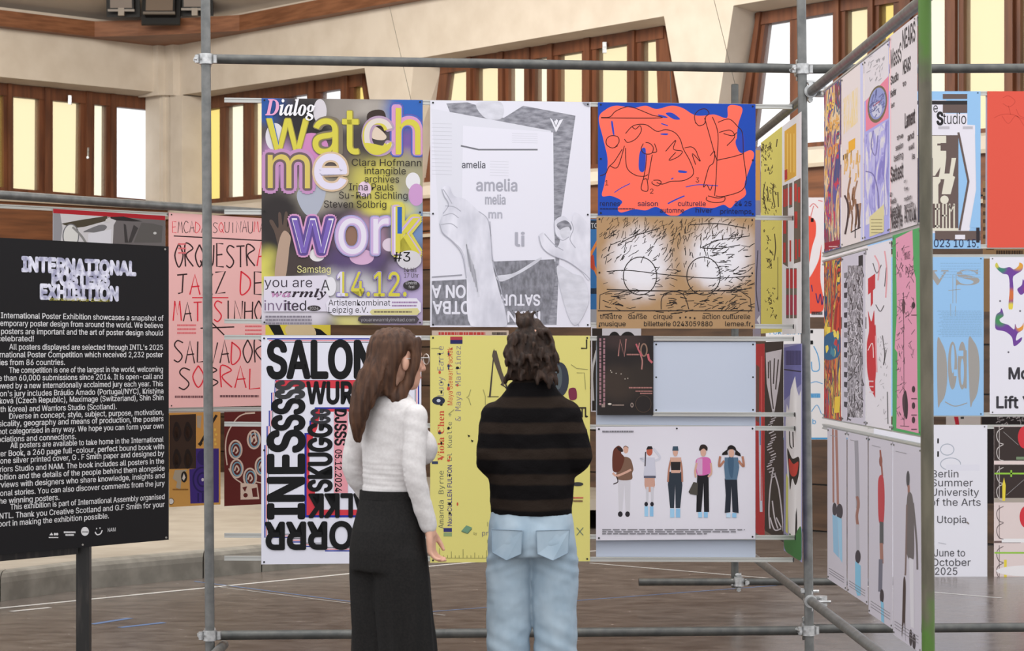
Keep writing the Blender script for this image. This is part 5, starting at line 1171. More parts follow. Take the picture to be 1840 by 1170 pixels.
def a_s3(s):
    s.poly(s.qp([(1553, 0), (1597, 0), (1597, .2), (1553, .23)]), (216, 208, 212)); s.poly(s.qp([(1556, .23), (1597, .18), (1597, .40), (1556, .40)]), (226, 130, 152))
    q = s.q(1577, .29); s.ell(q[0], q[1], 17, 34, (110, 100, 72), True, 28, .15); s.ell(q[0], q[1] - 1, 14.5, 29, (140, 148, 196), True, 28, .15); s.ell(q[0] - 1, q[1] + 10, 9, 14, (196, 196, 214), True, 20, .15); s.line([(q[0] - 8, q[1] + 4), (q[0] + 8, q[1] - 8)], 2, (170, 80, 100), False)
    s.ticks(1562, q[1] - 26, 1592, q[1] + 26, 40, 12, 1.4, (96, 100, 150), 70, 50, 8, lambda x, y: ((x - q[0]) / 13) ** 2 + ((y - q[1]) / 27) ** 2 < 1)
    s.poly(s.qp([(1556, .42), (1597, .41), (1597, .9), (1556, .92)]), paint_mat('lilac blossom print', ((128, 122, 190), (150, 146, 206), (176, 172, 220), (206, 202, 216), (218, 212, 214), (150, 146, 200)), (1, 1, .7), 7)); s.line(s.qp([(1570, .42), (1566, .5), (1574, .56), (1578, .46)]), 2, (120, 116, 170), True)
    s.line(s.qp([(1556, .62), (1570, .66), (1578, .76), (1580, .86)]), 2, (110, 104, 160), True)
    s.poly(s.qp([(1563, .88), (1589, .84), (1589, .985), (1563, .99)]), (214, 202, 150)); 
    for k in range(5): s.dashes(1566, s.q(1566, .90 + k * .018)[1], 1586, 1.4, (130, 120, 80), k, False)
    s.layer(); s.ticks(1558, s.q(1575, .03)[1], 1592, s.q(1575, .16)[1], 26, 8, 1, (170, 166, 170), 60, 40, 9)
sposter(1553, 1597.5, Z1, Z1b, (168, 166, 220), 'lilac poster with a blue flower in a pink square', a_s3)
def a_s4(s):
    s.poly(s.qp([(1599, 0), (1601.5, 0), (1601.5, 1), (1599, 1)]), (232, 190, 196))
    T = (66, 60, 62)
    for t, x0, t_, x1, h in (('MassS', 1601, .165, 1620, 32), ('NEARS', 1622, .115, 1645, 34), ('NEARS', 1623, .24, 1637, 24), ('Studio', 1601, .25, 1615, 15), ('Hofer', 1601, .315, 1611, 12), ('ist', 1602, .37, 1608, 8), ('to', 1623, .30, 1629, 9), ('Lament', 1627, .51, 1645, 26), ('and', 1632, .58, 1643, 12), ('well', 1634, .63, 1644, 10), ('is', 1640, .68, 1645, 10),
                             ('the', 1613, .55, 1624, 8), ('session', 1611, .60, 1624, 10), ('beating', 1608, .65, 1624, 11), ('Sebast', 1602, .745, 1624, 26), ('Kin', 1601, .82, 1605, 8), ('Needle', 1602, .86, 1612, 10), ('Needler', 1602, .925, 1621, 20), ('Neefje', 1603, .985, 1623, 26), ('Anouk', 1627, .975, 1648, 28), ('monolith', 1627, .91, 1643, 10), ('medium', 1627, .87, 1640, 8), ('fine', 1627, .82, 1634, 7), ('on', 1627, .78, 1631, 6)):
        s.tx(t, x0, t_, x1, h, T, .03)
sposter(1599, 1648, 2.875, Z1b, (216, 206, 208), 'pale poster with bold dark words in steps, nearest of the upper side row', a_s4)
sposter(1650, 1658, 2.90, Z1b, (86, 102, 140), 'dark blue poster edge showing beside the green post', lambda s: None, -.02)
def a_m1(s): s.poly(s.qp([(1481.4, .004), (1510.6, .004), (1510.6, .996), (1481.4, .996)]), paint_mat('red and teal painted print', ((150, 40, 40), (200, 66, 44), (110, 40, 50), (214, 110, 50), (40, 70, 100), (226, 190, 70), (60, 50, 50), (190, 52, 44), (50, 110, 140), (70, 50, 60)), (1, 1, .5), 5.5)); s.line(s.qp([(1490, .42), (1488, .5)]), 6, (230, 206, 80), False); s.line(s.qp([(1499, .44), (1502, .56)]), 4, (232, 210, 90), False); s.poly(s.qp([(1500, .86), (1509, .85), (1509, .95), (1500, .96)]), (226, 190, 60)); s.poly(s.qp([(1482, .48), (1508, .46), (1508, .6), (1482, .62)]), (44, 92, 130), True); splat(s, 1484, 1508, .46, .62, 10, ((230, 206, 90), (70, 130, 150), (190, 60, 60)), 3, 9, 5)
sposter(1481, 1511, Z2, Z2b, (170, 70, 56), 'red, yellow and teal painted poster, farthest of the middle side row', a_m1)
def a_m2(s):
    r = random.Random(6)
    s.poly(s.qp([(1523, .06), (1551, .08), (1551, .96), (1523, .97)]), paint_mat('dense grey scribble print', ((70, 64, 68), (176, 170, 176), (84, 78, 82), (196, 190, 198), (96, 88, 92), (60, 54, 58)), (1, 1, .5), 12, 3))
    for k in range(60):
        x = r.uniform(1524, 1549); t = r.uniform(.06, .95); a = s.q(x, t); s.line([a, (a[0] + r.uniform(-4, 4), a[1] + r.uniform(4, 12)), (a[0] + r.uniform(-5, 5), a[1] + r.uniform(8, 16))], r.uniform(1, 2.2), (70, 62, 66) if k % 3 else (206, 200, 206), True, False, False)
    s.layer()
    for k in range(14): y = .1 + k * .06; s.poly(s.qp([(1517, y), (1523, y), (1522, y + .035), (1517, y + .03)]), (58, 52, 60) if k % 3 else (120, 116, 122), False, False)
    s.layer(); s.poly(s.qp([(1543, .02), (1551, .02), (1551, .08), (1543, .08)]), DK)
sposter(1513, 1555, Z2, Z2b, (196, 190, 202), 'grey poster filled with dense black scribbles in the middle side row', a_m2)
def a_m3(s):
    rd = (190, 40, 48)
    s.poly(s.qp([(1560, .18), (1573, .16), (1573, .24), (1569, .25), (1569, .32), (1565, .34), (1565, .26), (1560, .27)]), rd); s.poly(s.qp([(1560, .36), (1566, .42), (1571, .36), (1572, .44), (1574, .46), (1574, .72), (1566, .78), (1559, .70), (1558, .55), (1562, .46)]), rd, True); s.poly(s.qp([(1562, .72), (1573, .72), (1573, .84), (1562, .78)]), rd)
    for k in range(3): s.dashes(1562, s.q(1562, .755 + k * .03)[1], 1570, 2.4, (228, 200, 204), k, False)
    s.layer(); s.line(s.qp([(1560, .58), (1568, .54), (1570, .62)]), 1.4, (232, 210, 210), True)
    for q in ([(1569, .1), (1576, .16), (1584, .12)], [(1574, .33), (1582, .37), (1589, .34)], [(1586, .5), (1590, .6), (1588, .66), (1593, .58)], [(1593, .14), (1590, .24)]): s.line(s.qp(q), 1.6, (90, 84, 88), True, False, False)
    for q in ([(1572, .06), (1580, .12), (1578, .2)], [(1590, .05), (1594, .16), (1592, .3)], [(1574, .5), (1576, .7)]): s.line(s.qp(q), 2.6, (226, 160, 166), True, False, False)
    s.ticks(1578, s.q(1586, .5)[1], 1596, s.q(1586, .95)[1], 30, 7, .9, (160, 156, 160), 70, 50, 3); s.line(s.qp([(1595, .8), (1596, .97)]), 2, (110, 106, 110), False)
sposter(1557, 1601, Z2 + .015, Z2b, (220, 214, 220), 'white poster with a torn red brush figure in the middle side row', a_m3)
def a_m4(s):
    pk = (218, 148, 172); kk = (100, 66, 78)
    s.poly(s.qp([(1610, .02), (1640, .0), (1642, .2), (1646, .24), (1648, .5), (1649, .78), (1651, .99), (1611, .985), (1613, .6), (1608, .58), (1612, .4)]), pk)
    s.ticks(1610, s.q(1620, .05)[1], 1642, s.q(1620, .22)[1], 30, 9, 1.1, kk, 80, 60, 5); s.ticks(1612, s.q(1620, .3)[1], 1628, s.q(1620, .95)[1], 60, 9, 1, kk, 70, 60, 6); s.ticks(1630, s.q(1635, .22)[1], 1644, s.q(1635, .62)[1], 20, 12, 1, kk, 80, 50, 7)
    s.ell(*s.q(1624, .37), 2.6, 14, (70, 40, 46)); s.poly(s.qp([(1622, .83), (1628, .79), (1632, .86), (1630, .93), (1624, .90)]), (50, 32, 40), True); s.line(s.qp([(1624, .3), (1625, .97)]), 1, kk, False); s.line(s.qp([(1618, .97), (1634, .965)]), 1.4, kk, False)
    for t in (.37, .78, .86, .93): s.ell(*s.q(1642, t), 3, 6, (60, 36, 44), False); s.dashes(1638, s.q(1638, t + .05)[1], 1648, 2, kk, int(t * 100), False)
    s.layer(); s.tx('MADE', 1626, .14, 1636, 14, kk, .0); s.tx('PUCE', 1628, .215, 1642, 14, kk, .0)
sposter(1604, 1654, Z2 + .03, Z2b, (74, 156, 90), 'pink sheet with dark drawing on a green ground, nearest of the middle side row', a_m4)
LIL_ = (196, 190, 200)
def foottext(s, x0, x1):
    for k in range(3):
        a, c = s.q(x0 + 2, .925 + k * .016), s.q(x1 - 2, .925 + k * .016); s.line([a, c], 1.1, (130, 126, 132), False, False, False)
    a, c = s.q(x0 + 4, .045), s.q((x0 + x1) / 2, .045); s.line([a, c], 1.2, (150, 146, 152), False); 
def a_l1(s):
    s.line(s.qp([(1497, .0), (1498, .48)]), 3.4, (162, 116, 104), False); s.line(s.qp([(1503, .0), (1506, .48)]), 4.4, (162, 116, 104), False); s.ell(*s.q(1500, .52), 4, 12, (64, 56, 62)); s.ell(*s.q(1509, .52), 6, 14, (64, 56, 62)); s.poly(s.qp([(1496, .56), (1505, .56), (1508, .82), (1498, .8)]), (142, 182, 210)); s.poly(s.qp([(1505, .56), (1513, .56), (1514, .84), (1509, .82)]), (150, 192, 218)); foottext(s, 1488, 1519)
sposter(1487, 1521, Z3, Z3b, LIL_, 'lilac grey poster with bare legs on blue blocks, farthest of the lowest side row', a_l1)
def a_l2(s):
    s.line(s.qp([(1539, .04), (1541, .3), (1542, .45)]), 7, (150, 146, 154), True); s.line(s.qp([(1540, .38), (1543, .42), (1540, .5), (1542, .56)]), 5, (148, 104, 92), True); s.line(s.qp([(1541, .55), (1542, .74)]), 6, (176, 172, 180), False); s.ell(*s.q(1542, .745), 5, 12, (62, 54, 62)); s.poly(s.qp([(1537, .78), (1547, .79), (1547, .97), (1541, .985), (1537, .95)]), (128, 184, 212)); foottext(s, 1524, 1557)
sposter(1523, 1559, Z3, Z3b, LIL_, 'lilac grey poster with a standing grey figure on pale blue blocks', a_l2)
def a_l3(s):
    s.ell(*s.q(1583, .12), 3, 10, (130, 70, 62)); s.line(s.qp([(1582, .06), (1586, .2)]), 3, (146, 84, 72), False); s.poly(s.qp([(1579, .22), (1587, .2), (1590, .3), (1588, .45), (1580, .46), (1578, .34)]), (180, 60, 68), True); s.poly(s.qp([(1581, .455), (1588, .45), (1588, .57), (1581, .58)]), (84, 84, 86)); s.line(s.qp([(1584, .57), (1585, .68)]), 6, (158, 112, 100), False); s.line(s.qp([(1583, .66), (1582, .84)]), 7, (110, 108, 122), False); s.ell(*s.q(1585, .86), 3.6, 13, (62, 54, 60)); s.poly(s.qp([(1583, .89), (1588, .89), (1589, 1), (1584, 1)]), (128, 184, 212)); foottext(s, 1563, 1602)
sposter(1561, 1603.5, Z3, Z3b - .03, LIL_, 'lilac grey poster with a figure in a red top', a_l3)
def a_l4(s):
    s.ell(*s.q(1632, .17), 3.2, 15, (76, 72, 76)); s.line(s.qp([(1633, .2), (1634, .27)]), 4, (150, 106, 94), False); s.poly(s.qp([(1631, .25), (1640, .25), (1643, .4), (1642, .56), (1630, .55), (1629, .4)]), (104, 96, 96), True); s.line(s.qp([(1641, .28), (1647, .45), (1649, .6)]), 3.4, (104, 96, 96), True); s.line(s.qp([(1630, .3), (1628, .6), (1627, .66)]), 3, (120, 100, 96), True); s.poly(s.qp([(1634, .56), (1642, .56), (1643, .9), (1637, .9)]), (210, 206, 212)); s.ell(*s.q(1637, .955), 3, 15, (70, 62, 66)); s.ell(*s.q(1643, .965), 3, 15, (70, 62, 66)); s.poly(s.qp([(1624, .68), (1628, .7), (1627, .9), (1628, .99), (1625, .9), (1621, .98), (1622, .84)]), (70, 54, 52), True); foottext(s, 1606, 1653)
sposter(1605, 1655, Z3, Z3b - .05, LIL_, 'lilac grey poster with a figure in a grey coat beside a dark dog', a_l4)

# ---------------------------------------------------------------- right back posters
GRB = 'posters on the right back wall'; BR = (104, 88, 84); LB = (150, 192, 232)
s = Sheet(PR, 1559, 1762, 164, 447, LB)
s.poly([(1620, 180), (1700, 180), (1700, 204), (1738, 204), (1738, 224), (1752, 225), (1754, 340), (1744, 408), (1740, 419), (1620, 419)], (226, 222, 232)); s.rect(1694, 169, 1738, 178, BR); s.rect(1620, 181, 1738, 188, (50, 46, 48)); s.rect(1694, 188, 1738, 203, BR)
s.text('e', 1677, 202, 1685, 17, DK, 0); s.text('Studio', 1684, 223, 1736, 20, DK, -.004); s.text('S', 1684, 224, 1694, 22, DK, .06); s.dashes(1686, 232, 1706, 5, (190, 186, 194), 1); s.dashes(1730, 232, 1748, 5, (190, 186, 194), 2)
s.rect(1600, 243, 1722, 411, BR); cr = (222, 216, 200)
s.rect(1640, 244, 1700, 257, cr, False); s.rect(1640, 257, 1690, 271, cr, False); s.rect(1640, 271, 1700, 284, cr); s.rect(1684, 258, 1698, 261.5, BR); s.poly([(1676, 284), (1700, 284), (1697, 312), (1706, 312), (1710, 284), (1718, 284), (1712, 316), (1716, 318), (1708, 349), (1692, 349), (1697, 322), (1686, 322), (1690, 300), (1680, 316), (1676, 316)], cr); s.poly([(1676, 318), (1690, 318), (1690, 326), (1686, 332), (1686, 366), (1676, 366)], cr); s.ell(1697, 359, 7.5, 7.5, cr)
for x in (1680, 1686, 1693, 1699, 1705, 1713): s.rect(x, 366, x + 2.6, 410, cr, False)
s.rect(1680, 374, 1688, 377, cr, False); s.rect(1693, 386, 1701, 389, cr, False); s.rect(1680, 405, 1688, 408, cr, False); s.line([(1705, 368), (1709, 380), (1714, 368)], 2.4, cr, False); s.rect(1660, 410, 1722, 415, cr)
s.poly([(1722, 238), (1740, 325), (1725, 411), (1722, 411)], LB); s.line([(1722, 238), (1740, 326), (1724, 414)], 4, BR, False); s.poly([(1752, 240), (1762, 240), (1762, 409), (1742, 409), (1754, 340)], LB)
s.rect(1680, 415, 1762, 432, BR); s.rect(1754, 409, 1760, 436, (50, 46, 52)); s.rect(1716, 422, 1734, 430, (226, 222, 232)); s.text('2023', 1668, 444, 1707, 14, (40, 40, 70), .006); s.text('10', 1714, 444, 1731, 14, (40, 40, 70), .006); s.text('15', 1738, 444, 1753, 14, (40, 40, 70), .006)
s.pins(mid=False); s.done('pale blue poster with brown and cream block letters and a date', 'poster', GRB)
s = Sheet(PR, 1774, 1978, 164, 445, (222, 88, 72)); RL = (196, 70, 58)
for q in ([(1802, 176), (1812, 172), (1824, 182), (1814, 192), (1802, 186)], [(1786, 212), (1800, 206), (1820, 206), (1840, 214), (1860, 206)], [(1800, 208), (1812, 222), (1826, 208), (1840, 226)], [(1812, 190), (1816, 206)], [(1826, 196), (1832, 208), (1844, 212)]): s.line(q, 1, RL, True, False, False)
s.layer(); s.pins((150, 120, 90), 1.4, 4, False); s.done('plain red poster with a faint line drawing at the right edge', 'poster', GRB)
s = Sheet(PR.off(-.02), 1771, 1800, 171, 440, (206, 204, 222)); s.done('white sheet edge showing left of the red poster', 'poster', GRB)
s = Sheet(PR, 1570, 1767.5, 462, 747, LB); GY = (160, 156, 152)
s.text(serif('V', False), 1664, 511, 1704, 26, GY, .02, 0, 'math'); s.text(serif('S', False), 1718, 512, 1760, 28, GY, .0, 0, 'math')
for q in ([(1712, 494), (1712, 545)], [(1718, 494), (1718, 545)], [(1704, 522), (1726, 520)], [(1708, 546), (1708, 568)], [(1717, 550), (1717, 568)]): s.line(q, .9, GY, False, False, False)
s.layer(); PBL = (140, 178, 214)
for k in range(16): s.dashes(1684 + (k * 7) % 12, 560 + k * 3, 1764, 1.6, PBL, 20 + k, False)
for k in range(6): s.dashes(1690, 474 + k * 5, 1762, 1.4, PBL, 50 + k, False)
s.layer(); s.poly([(1684, 614), (1692, 616), (1700, 640), (1702, 680), (1698, 710), (1690, 724), (1685, 724)], GY, True)
for cx in (1711.5, 1729): s.ell(cx, 657, 8.2, 43, GY, False)
s.layer(); s.ell(1712, 645, 3.2, 26, LB, False); s.poly([(1714, 664), (1720, 664), (1720, 676), (1714, 676)], LB, False, False); s.ell(1729, 668, 3, 24, LB, False); s.rect(1722, 630, 1731, 640, LB, False); s.layer(); s.poly([(1732, 628), (1737, 630), (1737, 698), (1733, 698)], GY)
s.poly([(1740, 613), (1750, 614), (1758, 634), (1760, 670), (1756, 706), (1748, 722), (1743, 724)], GY, True); s.line([(1698, 722), (1716, 730), (1738, 724)], 1.6, GY, True)
s.pins(mid=False); s.done('pale blue poster with stretched grey letters reading dead', 'poster', GRB)
s = Sheet(PR, 1778.5, 1980, 462, 744, (228, 226, 236)); R_ = random.Random(4)
RAINB = blob_mat('rainbow letter print', s, (110, 64, 150), [(1797, 482, 16, 14, (60, 130, 110), 1), (1790, 476, 9, 9, (206, 196, 80), 1), (1830, 476, 16, 14, (222, 160, 60), 1), (1816, 530, 14, 16, (206, 110, 60), 1), (1817, 552, 14, 12, (224, 206, 80), 1), (1797, 575, 16, 16, (70, 140, 90), 1), (1834, 588, 12, 12, (222, 150, 60), 1), (1850, 520, 14, 14, (180, 60, 90), 1)])
s.poly([(1791, 472), (1796, 480), (1804, 482), (1814, 480), (1822, 484), (1830, 478), (1832, 472), (1838, 476), (1836, 486), (1824, 494), (1820, 500), (1821, 520), (1820, 552), (1816, 556), (1812, 552), (1814, 520), (1812, 496), (1802, 492), (1794, 486), (1788, 478)], RAINB, True)
s.poly([(1828, 520), (1836, 512), (1838, 502), (1844, 510), (1852, 508), (1848, 518), (1852, 528), (1842, 526), (1834, 530)], RAINB, True); s.poly([(1788, 580), (1790, 566), (1797, 560), (1799, 554), (1802, 560), (1803, 568), (1796, 574), (1800, 580), (1812, 584), (1822, 592), (1824, 582), (1828, 590), (1836, 586), (1839, 580), (1838, 592), (1828, 600), (1826, 612), (1836, 606), (1834, 614), (1822, 622), (1818, 606), (1806, 596), (1790, 592)], RAINB, True)
for x, y in ((1797, 541), (1833, 559), (1812, 633)): s.ell(x, y, 1.8, 1.8, (110, 106, 116), False)
s.layer(); s.text('Mo', 1813, 681, 1848, 20, (62, 60, 66), .05); s.text('Lift', 1791, 733, 1829, 20, (62, 60, 66), .05); s.text('You', 1838, 733, 1880, 20, (62, 60, 66), .05); s.pins(mid=False)
s.done('white poster with rainbow painted letters and dark rounded words at the right edge', 'poster', GRB)
s = Sheet(PR, 1570, 1774, 764, 1049, (226, 225, 234))
s.ring(1702, 808, 12, 10, 1.6, (170, 176, 190)); s.ring(1708, 834, 18, 11, 1.6, (170, 176, 190)); s.rect(1700, 835, 1760, 846, (222, 221, 232)); s.rect(1684, 788, 1687, 797, K, False); s.rect(1684, 811, 1687, 821, K)
T2 = (74, 72, 78)
for t, x0, y, x1 in (('Berlin', 1674, 858, 1722), ('Summer', 1673, 874, 1748), ('University', 1673, 891, 1759), ('of the Arts', 1671, 909, 1762), ('Utopia', 1684, 940, 1736), ('June to', 1678, 1000, 1734), ('October', 1674, 1017, 1744), ('2025', 1680, 1033, 1720)): s.text(t, x0, y, x1, 13, T2, .004)
s.line([(1686, 975), (1700, 978)], 1.4, (190, 190, 200), False); s.line([(1737, 938), (1741, 942)], 2.4, (130, 120, 116), False); s.pins(mid=False)
s.done('white poster reading Berlin Summer University of the Arts', 'poster', GRB)
s = Sheet(PR, 1786, 1985, 766, 1046, (222, 206, 204)); DKB = (60, 50, 48)
s.rect(1786, 767, 1985, 828, DKB, False); s.rect(1786, 835, 1985, 896, DKB, False); s.layer(); s.rect(1786, 895, 1985, 903, (170, 160, 150)); s.rect(1786, 972, 1834, 976, (110, 90, 88)); s.rect(1800, 968, 1985, 975, (232, 230, 232)); s.rect(1786, 829, 1835, 834, (226, 208, 206), False)
for y0 in (767, 838, 908, 980):
    c = (206, 198, 196) if y0 < 900 else (90, 74, 76)
    for k in range(2): s.line([(1803, y0 + 2 + k * 30), (1793, y0 + 8 + k * 30), (1791, y0 + 18 + k * 30), (1795, y0 + 28 + k * 30), (1803, y0 + 31 + k * 30)], 1.3, c, True, False, False)
    s.line([(1795.5, y0), (1795.5, y0 + 60)], 1, c, False, False, False)
s.layer()
for y in (851, 993.5): s.line([(1787, y), (1985, y)], 3, (146, 196, 70), False, False, False)
s.line([(1817, 845), (1817, 857)], 3, (146, 196, 70), False); s.poly([(1804, 858), (1807, 872), (1806, 900), (1801, 900), (1801, 872)], (226, 206, 70), False, False); s.rect(1804, 1006, 1809, 1046, (226, 206, 70)); s.ell(1841, 786, 12, 20, (206, 56, 66), False); s.ell(1844, 929, 12, 20, (206, 56, 66)); s.ell(1850, 1026, 60, 10, (232, 228, 230)); s.rect(1826, 821, 1985, 826, (120, 140, 110))
s.line([(1803, 776), (1830, 800)], .8, (150, 146, 146), False); s.line([(1808, 890), (1840, 862)], .8, (150, 146, 146), False); s.pins(mid=False)
s.done('pink and black poster with bands, arcs and red discs at the right edge', 'poster', GRB)
PR2 = PR.off(-1.2)
s = Sheet(PR2, 1700, 1762, 744, 905, (206, 196, 190)); s.poly([(1713, 744), (1721, 744), (1724, 764), (1717, 764)], (190, 40, 56)); s.rect(1726, 747, 1732, 753, (70, 66, 66)); s.done('white sheet with a red stroke, glimpsed below the letters reading dead', 'poster', GRB)
s = Sheet(PR2, 1764, 1900, 746, 905, (46, 40, 40)); s.ticks(1790, 747, 1838, 765, 24, 7, 2, (160, 150, 150), 60, 60, 4); s.done('black sheet with grey marks, glimpsed below the rainbow letters', 'poster', GRB)
s = Sheet(PR2, 1766, 1900, 325, 560, (160, 128, 92)); s.dashes(1772, 449, 1786, 6, (70, 54, 40), 4); s.dashes(1790, 457, 1838, 7, (70, 54, 40), 5)
for k in range(7): s.dashes(1766, 345 + k * 14, 1774, 7, (90, 70, 52), 60 + k, False)
s.layer(); s.done('brown kraft sheet with dark writing, glimpsed below the red poster', 'poster', GRB)
# ---------------------------------------------------------------- people
def solid(mb, name, parent, voxel=.006, smooth=4, wrinkle=None, wmat=None):
    """fuse overlapping closed shapes into one continuous skin"""
    o = mb.build('tmp'); md = o.modifiers.new('r', 'REMESH'); md.mode = 'VOXEL'; md.voxel_size = voxel
    dg = bpy.context.evaluated_depsgraph_get(); dg.update()
    me = bpy.data.meshes.new_from_object(o.evaluated_get(dg)); mats = list(mb.mats)
    bpy.data.objects.remove(o)
    bm = bmesh.new(); bm.from_mesh(me)
    for _ in range(smooth): bmesh.ops.smooth_vert(bm, verts=bm.verts, factor=.5, use_axis_x=True, use_axis_y=True, use_axis_z=True)
    bm.normal_update()
    if wrinkle:
        for v in bm.verts: v.co += v.normal * wrinkle(v.co)
    bm.to_mesh(me); bm.free()
    me.materials.clear(); me.materials.append(mats[0])
    for p in me.polygons: p.use_smooth = True
    me.name = name; o = bpy.data.objects.new(name, me); COL.objects.link(o)
    if parent: o.parent = parent
    return o
SKINM = noise_mat('skin', (206, 156, 132), (220, 172, 148), (1, 1, 1), 12, .5, 0, .01)
def limb(mb, pts, rad, m, n=18):
    """tapered limb with rounded ends"""
    pts = [Vector(p) for p in pts]
    q, r = [], []
    for i in range(len(pts) - 1):
        for k in range(5): t = k / 5; q.append(pts[i].lerp(pts[i + 1], t)); r.append(rad[i] + (rad[i + 1] - rad[i]) * t)
    q.append(pts[-1]); r.append(rad[-1])
    for _ in range(2):
        q = [q[0]] + [(q[i - 1] + q[i] * 2 + q[i + 1]) / 4 for i in range(1, len(q) - 1)] + [q[-1]]
    mb.tube(q, r, m, n); mb.ball(q[0], (r[0],) * 3, m, n=8); mb.ball(q[-1], (r[-1],) * 3, m, n=8)
def hand_shape(mb, wrist, fwd, side, m, curl=.5, s=1.0):
    """palm, four unequal bent fingers and a thumb from the side of the palm; side points to the thumb"""
    w = Vector(wrist); f = Vector(fwd).normalized(); sd = (Vector(side) - f * Vector(side).dot(f)).normalized(); n = f.cross(sd)
    def pt(a, b, c): return w + f * a * s + sd * b * s + n * c * s
    limb(mb, [pt(-.03, 0, 0), pt(.02, 0, 0)], [.024 * s, .024 * s], m)
    for b in (-.026, -.009, .009, .026): limb(mb, [pt(.0, b * .6, 0), pt(.04, b, 0), pt(.09, b * 1.05, 0)], [.016 * s, .0145 * s, .012 * s], m, 10)
    for b, l in ((-.029, .058), (-.0105, .072), (.0095, .078), (.028, .07)):
        p = [pt(.085, b, 0)]; a = .15
        for k, seg in enumerate((.42, .33, .25)):
            a += curl * (.5 + .35 * k); q = p[-1] + (f * math.cos(a) + n * math.sin(a)) * l * seg * s; p.append(q)
        limb(mb, p, [.0095 * s, .009 * s, .0084 * s, .007 * s], m, 10)
    limb(mb, [pt(.015, .02, 0), pt(.045, .048, .012), pt(.075, .056, .026), pt(.097, .054, .036)], [.015 * s, .0125 * s, .0105 * s, .008 * s], m, 10)
def head_shape(mb, c, yaw, m, k=1.0):
    c = Vector(c); Rz = Matrix.Rotation(yaw, 4, 'Z')
    def pt(x, y, z): return c + (Rz @ Vector((x, y, z))) * k
    R = []
    for z, cy, rx, ry in ((-.112, .052, .018, .016), (-.104, .045, .04, .036), (-.085, .032, .053, .058), (-.055, .02, .062, .073), (-.02, .01, .068, .086), (.02, .002, .072, .094), (.055, -.004, .073, .096), (.085, -.008, .062, .084), (.105, -.01, .042, .058), (.115, -.01, .014, .02)):
        R.append([pt(rx * math.cos(t), cy + ry * math.sin(t), z) for t in [2 * math.pi * i / 28 for i in range(28)]])
    mb.rings(R, m)
    limb(mb, [pt(0, .092, .016), pt(0, .103, -.008), pt(0, .112, -.03)], [.006 * k, .010 * k, .012 * k], m, 10)
    for sx in (-1, 1):
        limb(mb, [pt(sx * .009, .102, -.033), pt(sx * .013, .094, -.034)], [.008 * k, .007 * k], m, 8)
        mb.ball(pt(sx * .076, -.004, -.012), (.009 * k, .018 * k, .030 * k), m, Rz.to_3x3(), 8)
        limb(mb, [pt(sx * .02, .088, .026), pt(sx * .045, .075, .024)], [.008 * k, .007 * k], m, 8)
        limb(mb, [pt(sx * .045, .066, -.02), pt(sx * .055, .045, -.02)], [.016 * k, .016 * k], m, 8)
    limb(mb, [pt(-.02, .087, -.06), pt(0, .094, -.058), pt(.02, .087, -.06)], [.006 * k, .008 * k, .006 * k], m, 8)
    limb(mb, [pt(-.016, .085, -.07), pt(0, .091, -.07), pt(.016, .085, -.07)], [.006 * k, .008 * k, .006 * k], m, 8)
    return pt
def face_parts(pt, root, k=1.0):
    for sx in (-1, 1):
        b = MB(); b.ball(pt(sx * .031, .074, .008), (.0125 * k,) * 3, mat('eye white', (226, 222, 216), .2), n=8); b.ball(pt(sx * .031, .0825, .008), (.006 * k, .005 * k, .006 * k), mat('dark iris', (50, 36, 28), .2), n=6)
        b.build('eye', root)
    b = MB(); limb(b, [pt(-.019, .0925, -.0645), pt(0, .0985, -.064), pt(.019, .0925, -.0645)], [.003, .0045, .003], mat('lip', (164, 92, 86), .5), 8); b.build('mouth', root)
def fold(seed, sx, sy, sz, amp):
    o = Vector((seed * 7.3, seed * 3.1, seed))
    return lambda c: amp * noise.fractal(Vector((c.x * sx, c.y * sy, c.z * sz)) + o, 1.0, 2.0, 3)
def cloth(name, c, c2, rough=.85, ns=60, sc=(1, 1, 1), bump=.05): return noise_mat(name, c, c2, sc, ns, rough, 0, bump, 4, .35, .65, 'Object', .2)

# --- the long haired person in a white top, turned to the right
A = math.radians(46)
W_ = empty('person', (-.452, 9.0, 0), -A)
tag(W_, 'person with long brown hair in white long sleeved top and wide black trousers', 'person')
W_SKIN = SKINM
b = MB(); m = W_SKIN
TORSO = [(.86, 0, -.005, .15, .105), (.94, 0, -.01, .155, .11), (1.02, 0, 0, .128, .092), (1.10, 0, .004, .108, .08), (1.20, 0, .008, .116, .086), (1.30, 0, .014, .128, .09), (1.38, 0, .004, .128, .07), (1.425, 0, -.004, .095, .052), (1.455, 0, 0, .055, .046)]
b.loft(TORSO, m)
limb(b, [(0, -.002, 1.43), (.004, .012, 1.52)], [.052, .05], m)
limb(b, [(-.068, -.005, .88), (-.075, .01, .5), (-.078, -.02, .09)], [.07, .052, .036], m); limb(b, [(.068, -.005, .88), (.08, .02, .5), (.086, 0, .09)], [.07, .052, .036], m)
for sx in (-1, 1): limb(b, [(sx * .082, -.03, .05), (sx * .088, .06, .045), (sx * .09, .15, .035)], [.034, .034, .026], m)
RS, RE, RW = Vector((.148, -.005, 1.372)), Vector((.170, -.035, 1.16)), Vector((.178, .03, .975))
LS, LE, LW = Vector((-.150, 0, 1.372)), Vector((-.198, -.03, 1.17)), Vector((-.165, .11, .99))
for S_, E_, Q_ in ((RS, RE, RW), (LS, LE, LW)): limb(b, [S_, E_, Q_], [.032, .031, .023], m)
hand_shape(b, RW + Vector((.002, .008, -.012)), (-.05, .12, -1), (-.55, .8, .1), m, .55, .92)
hand_shape(b, LW + Vector((0, .006, -.01)), (.1, .3, -1), (.6, .8, 0), m, .5, .92)
ptW = head_shape(b, (.012, .025, 1.578), math.radians(-14), m, .97)
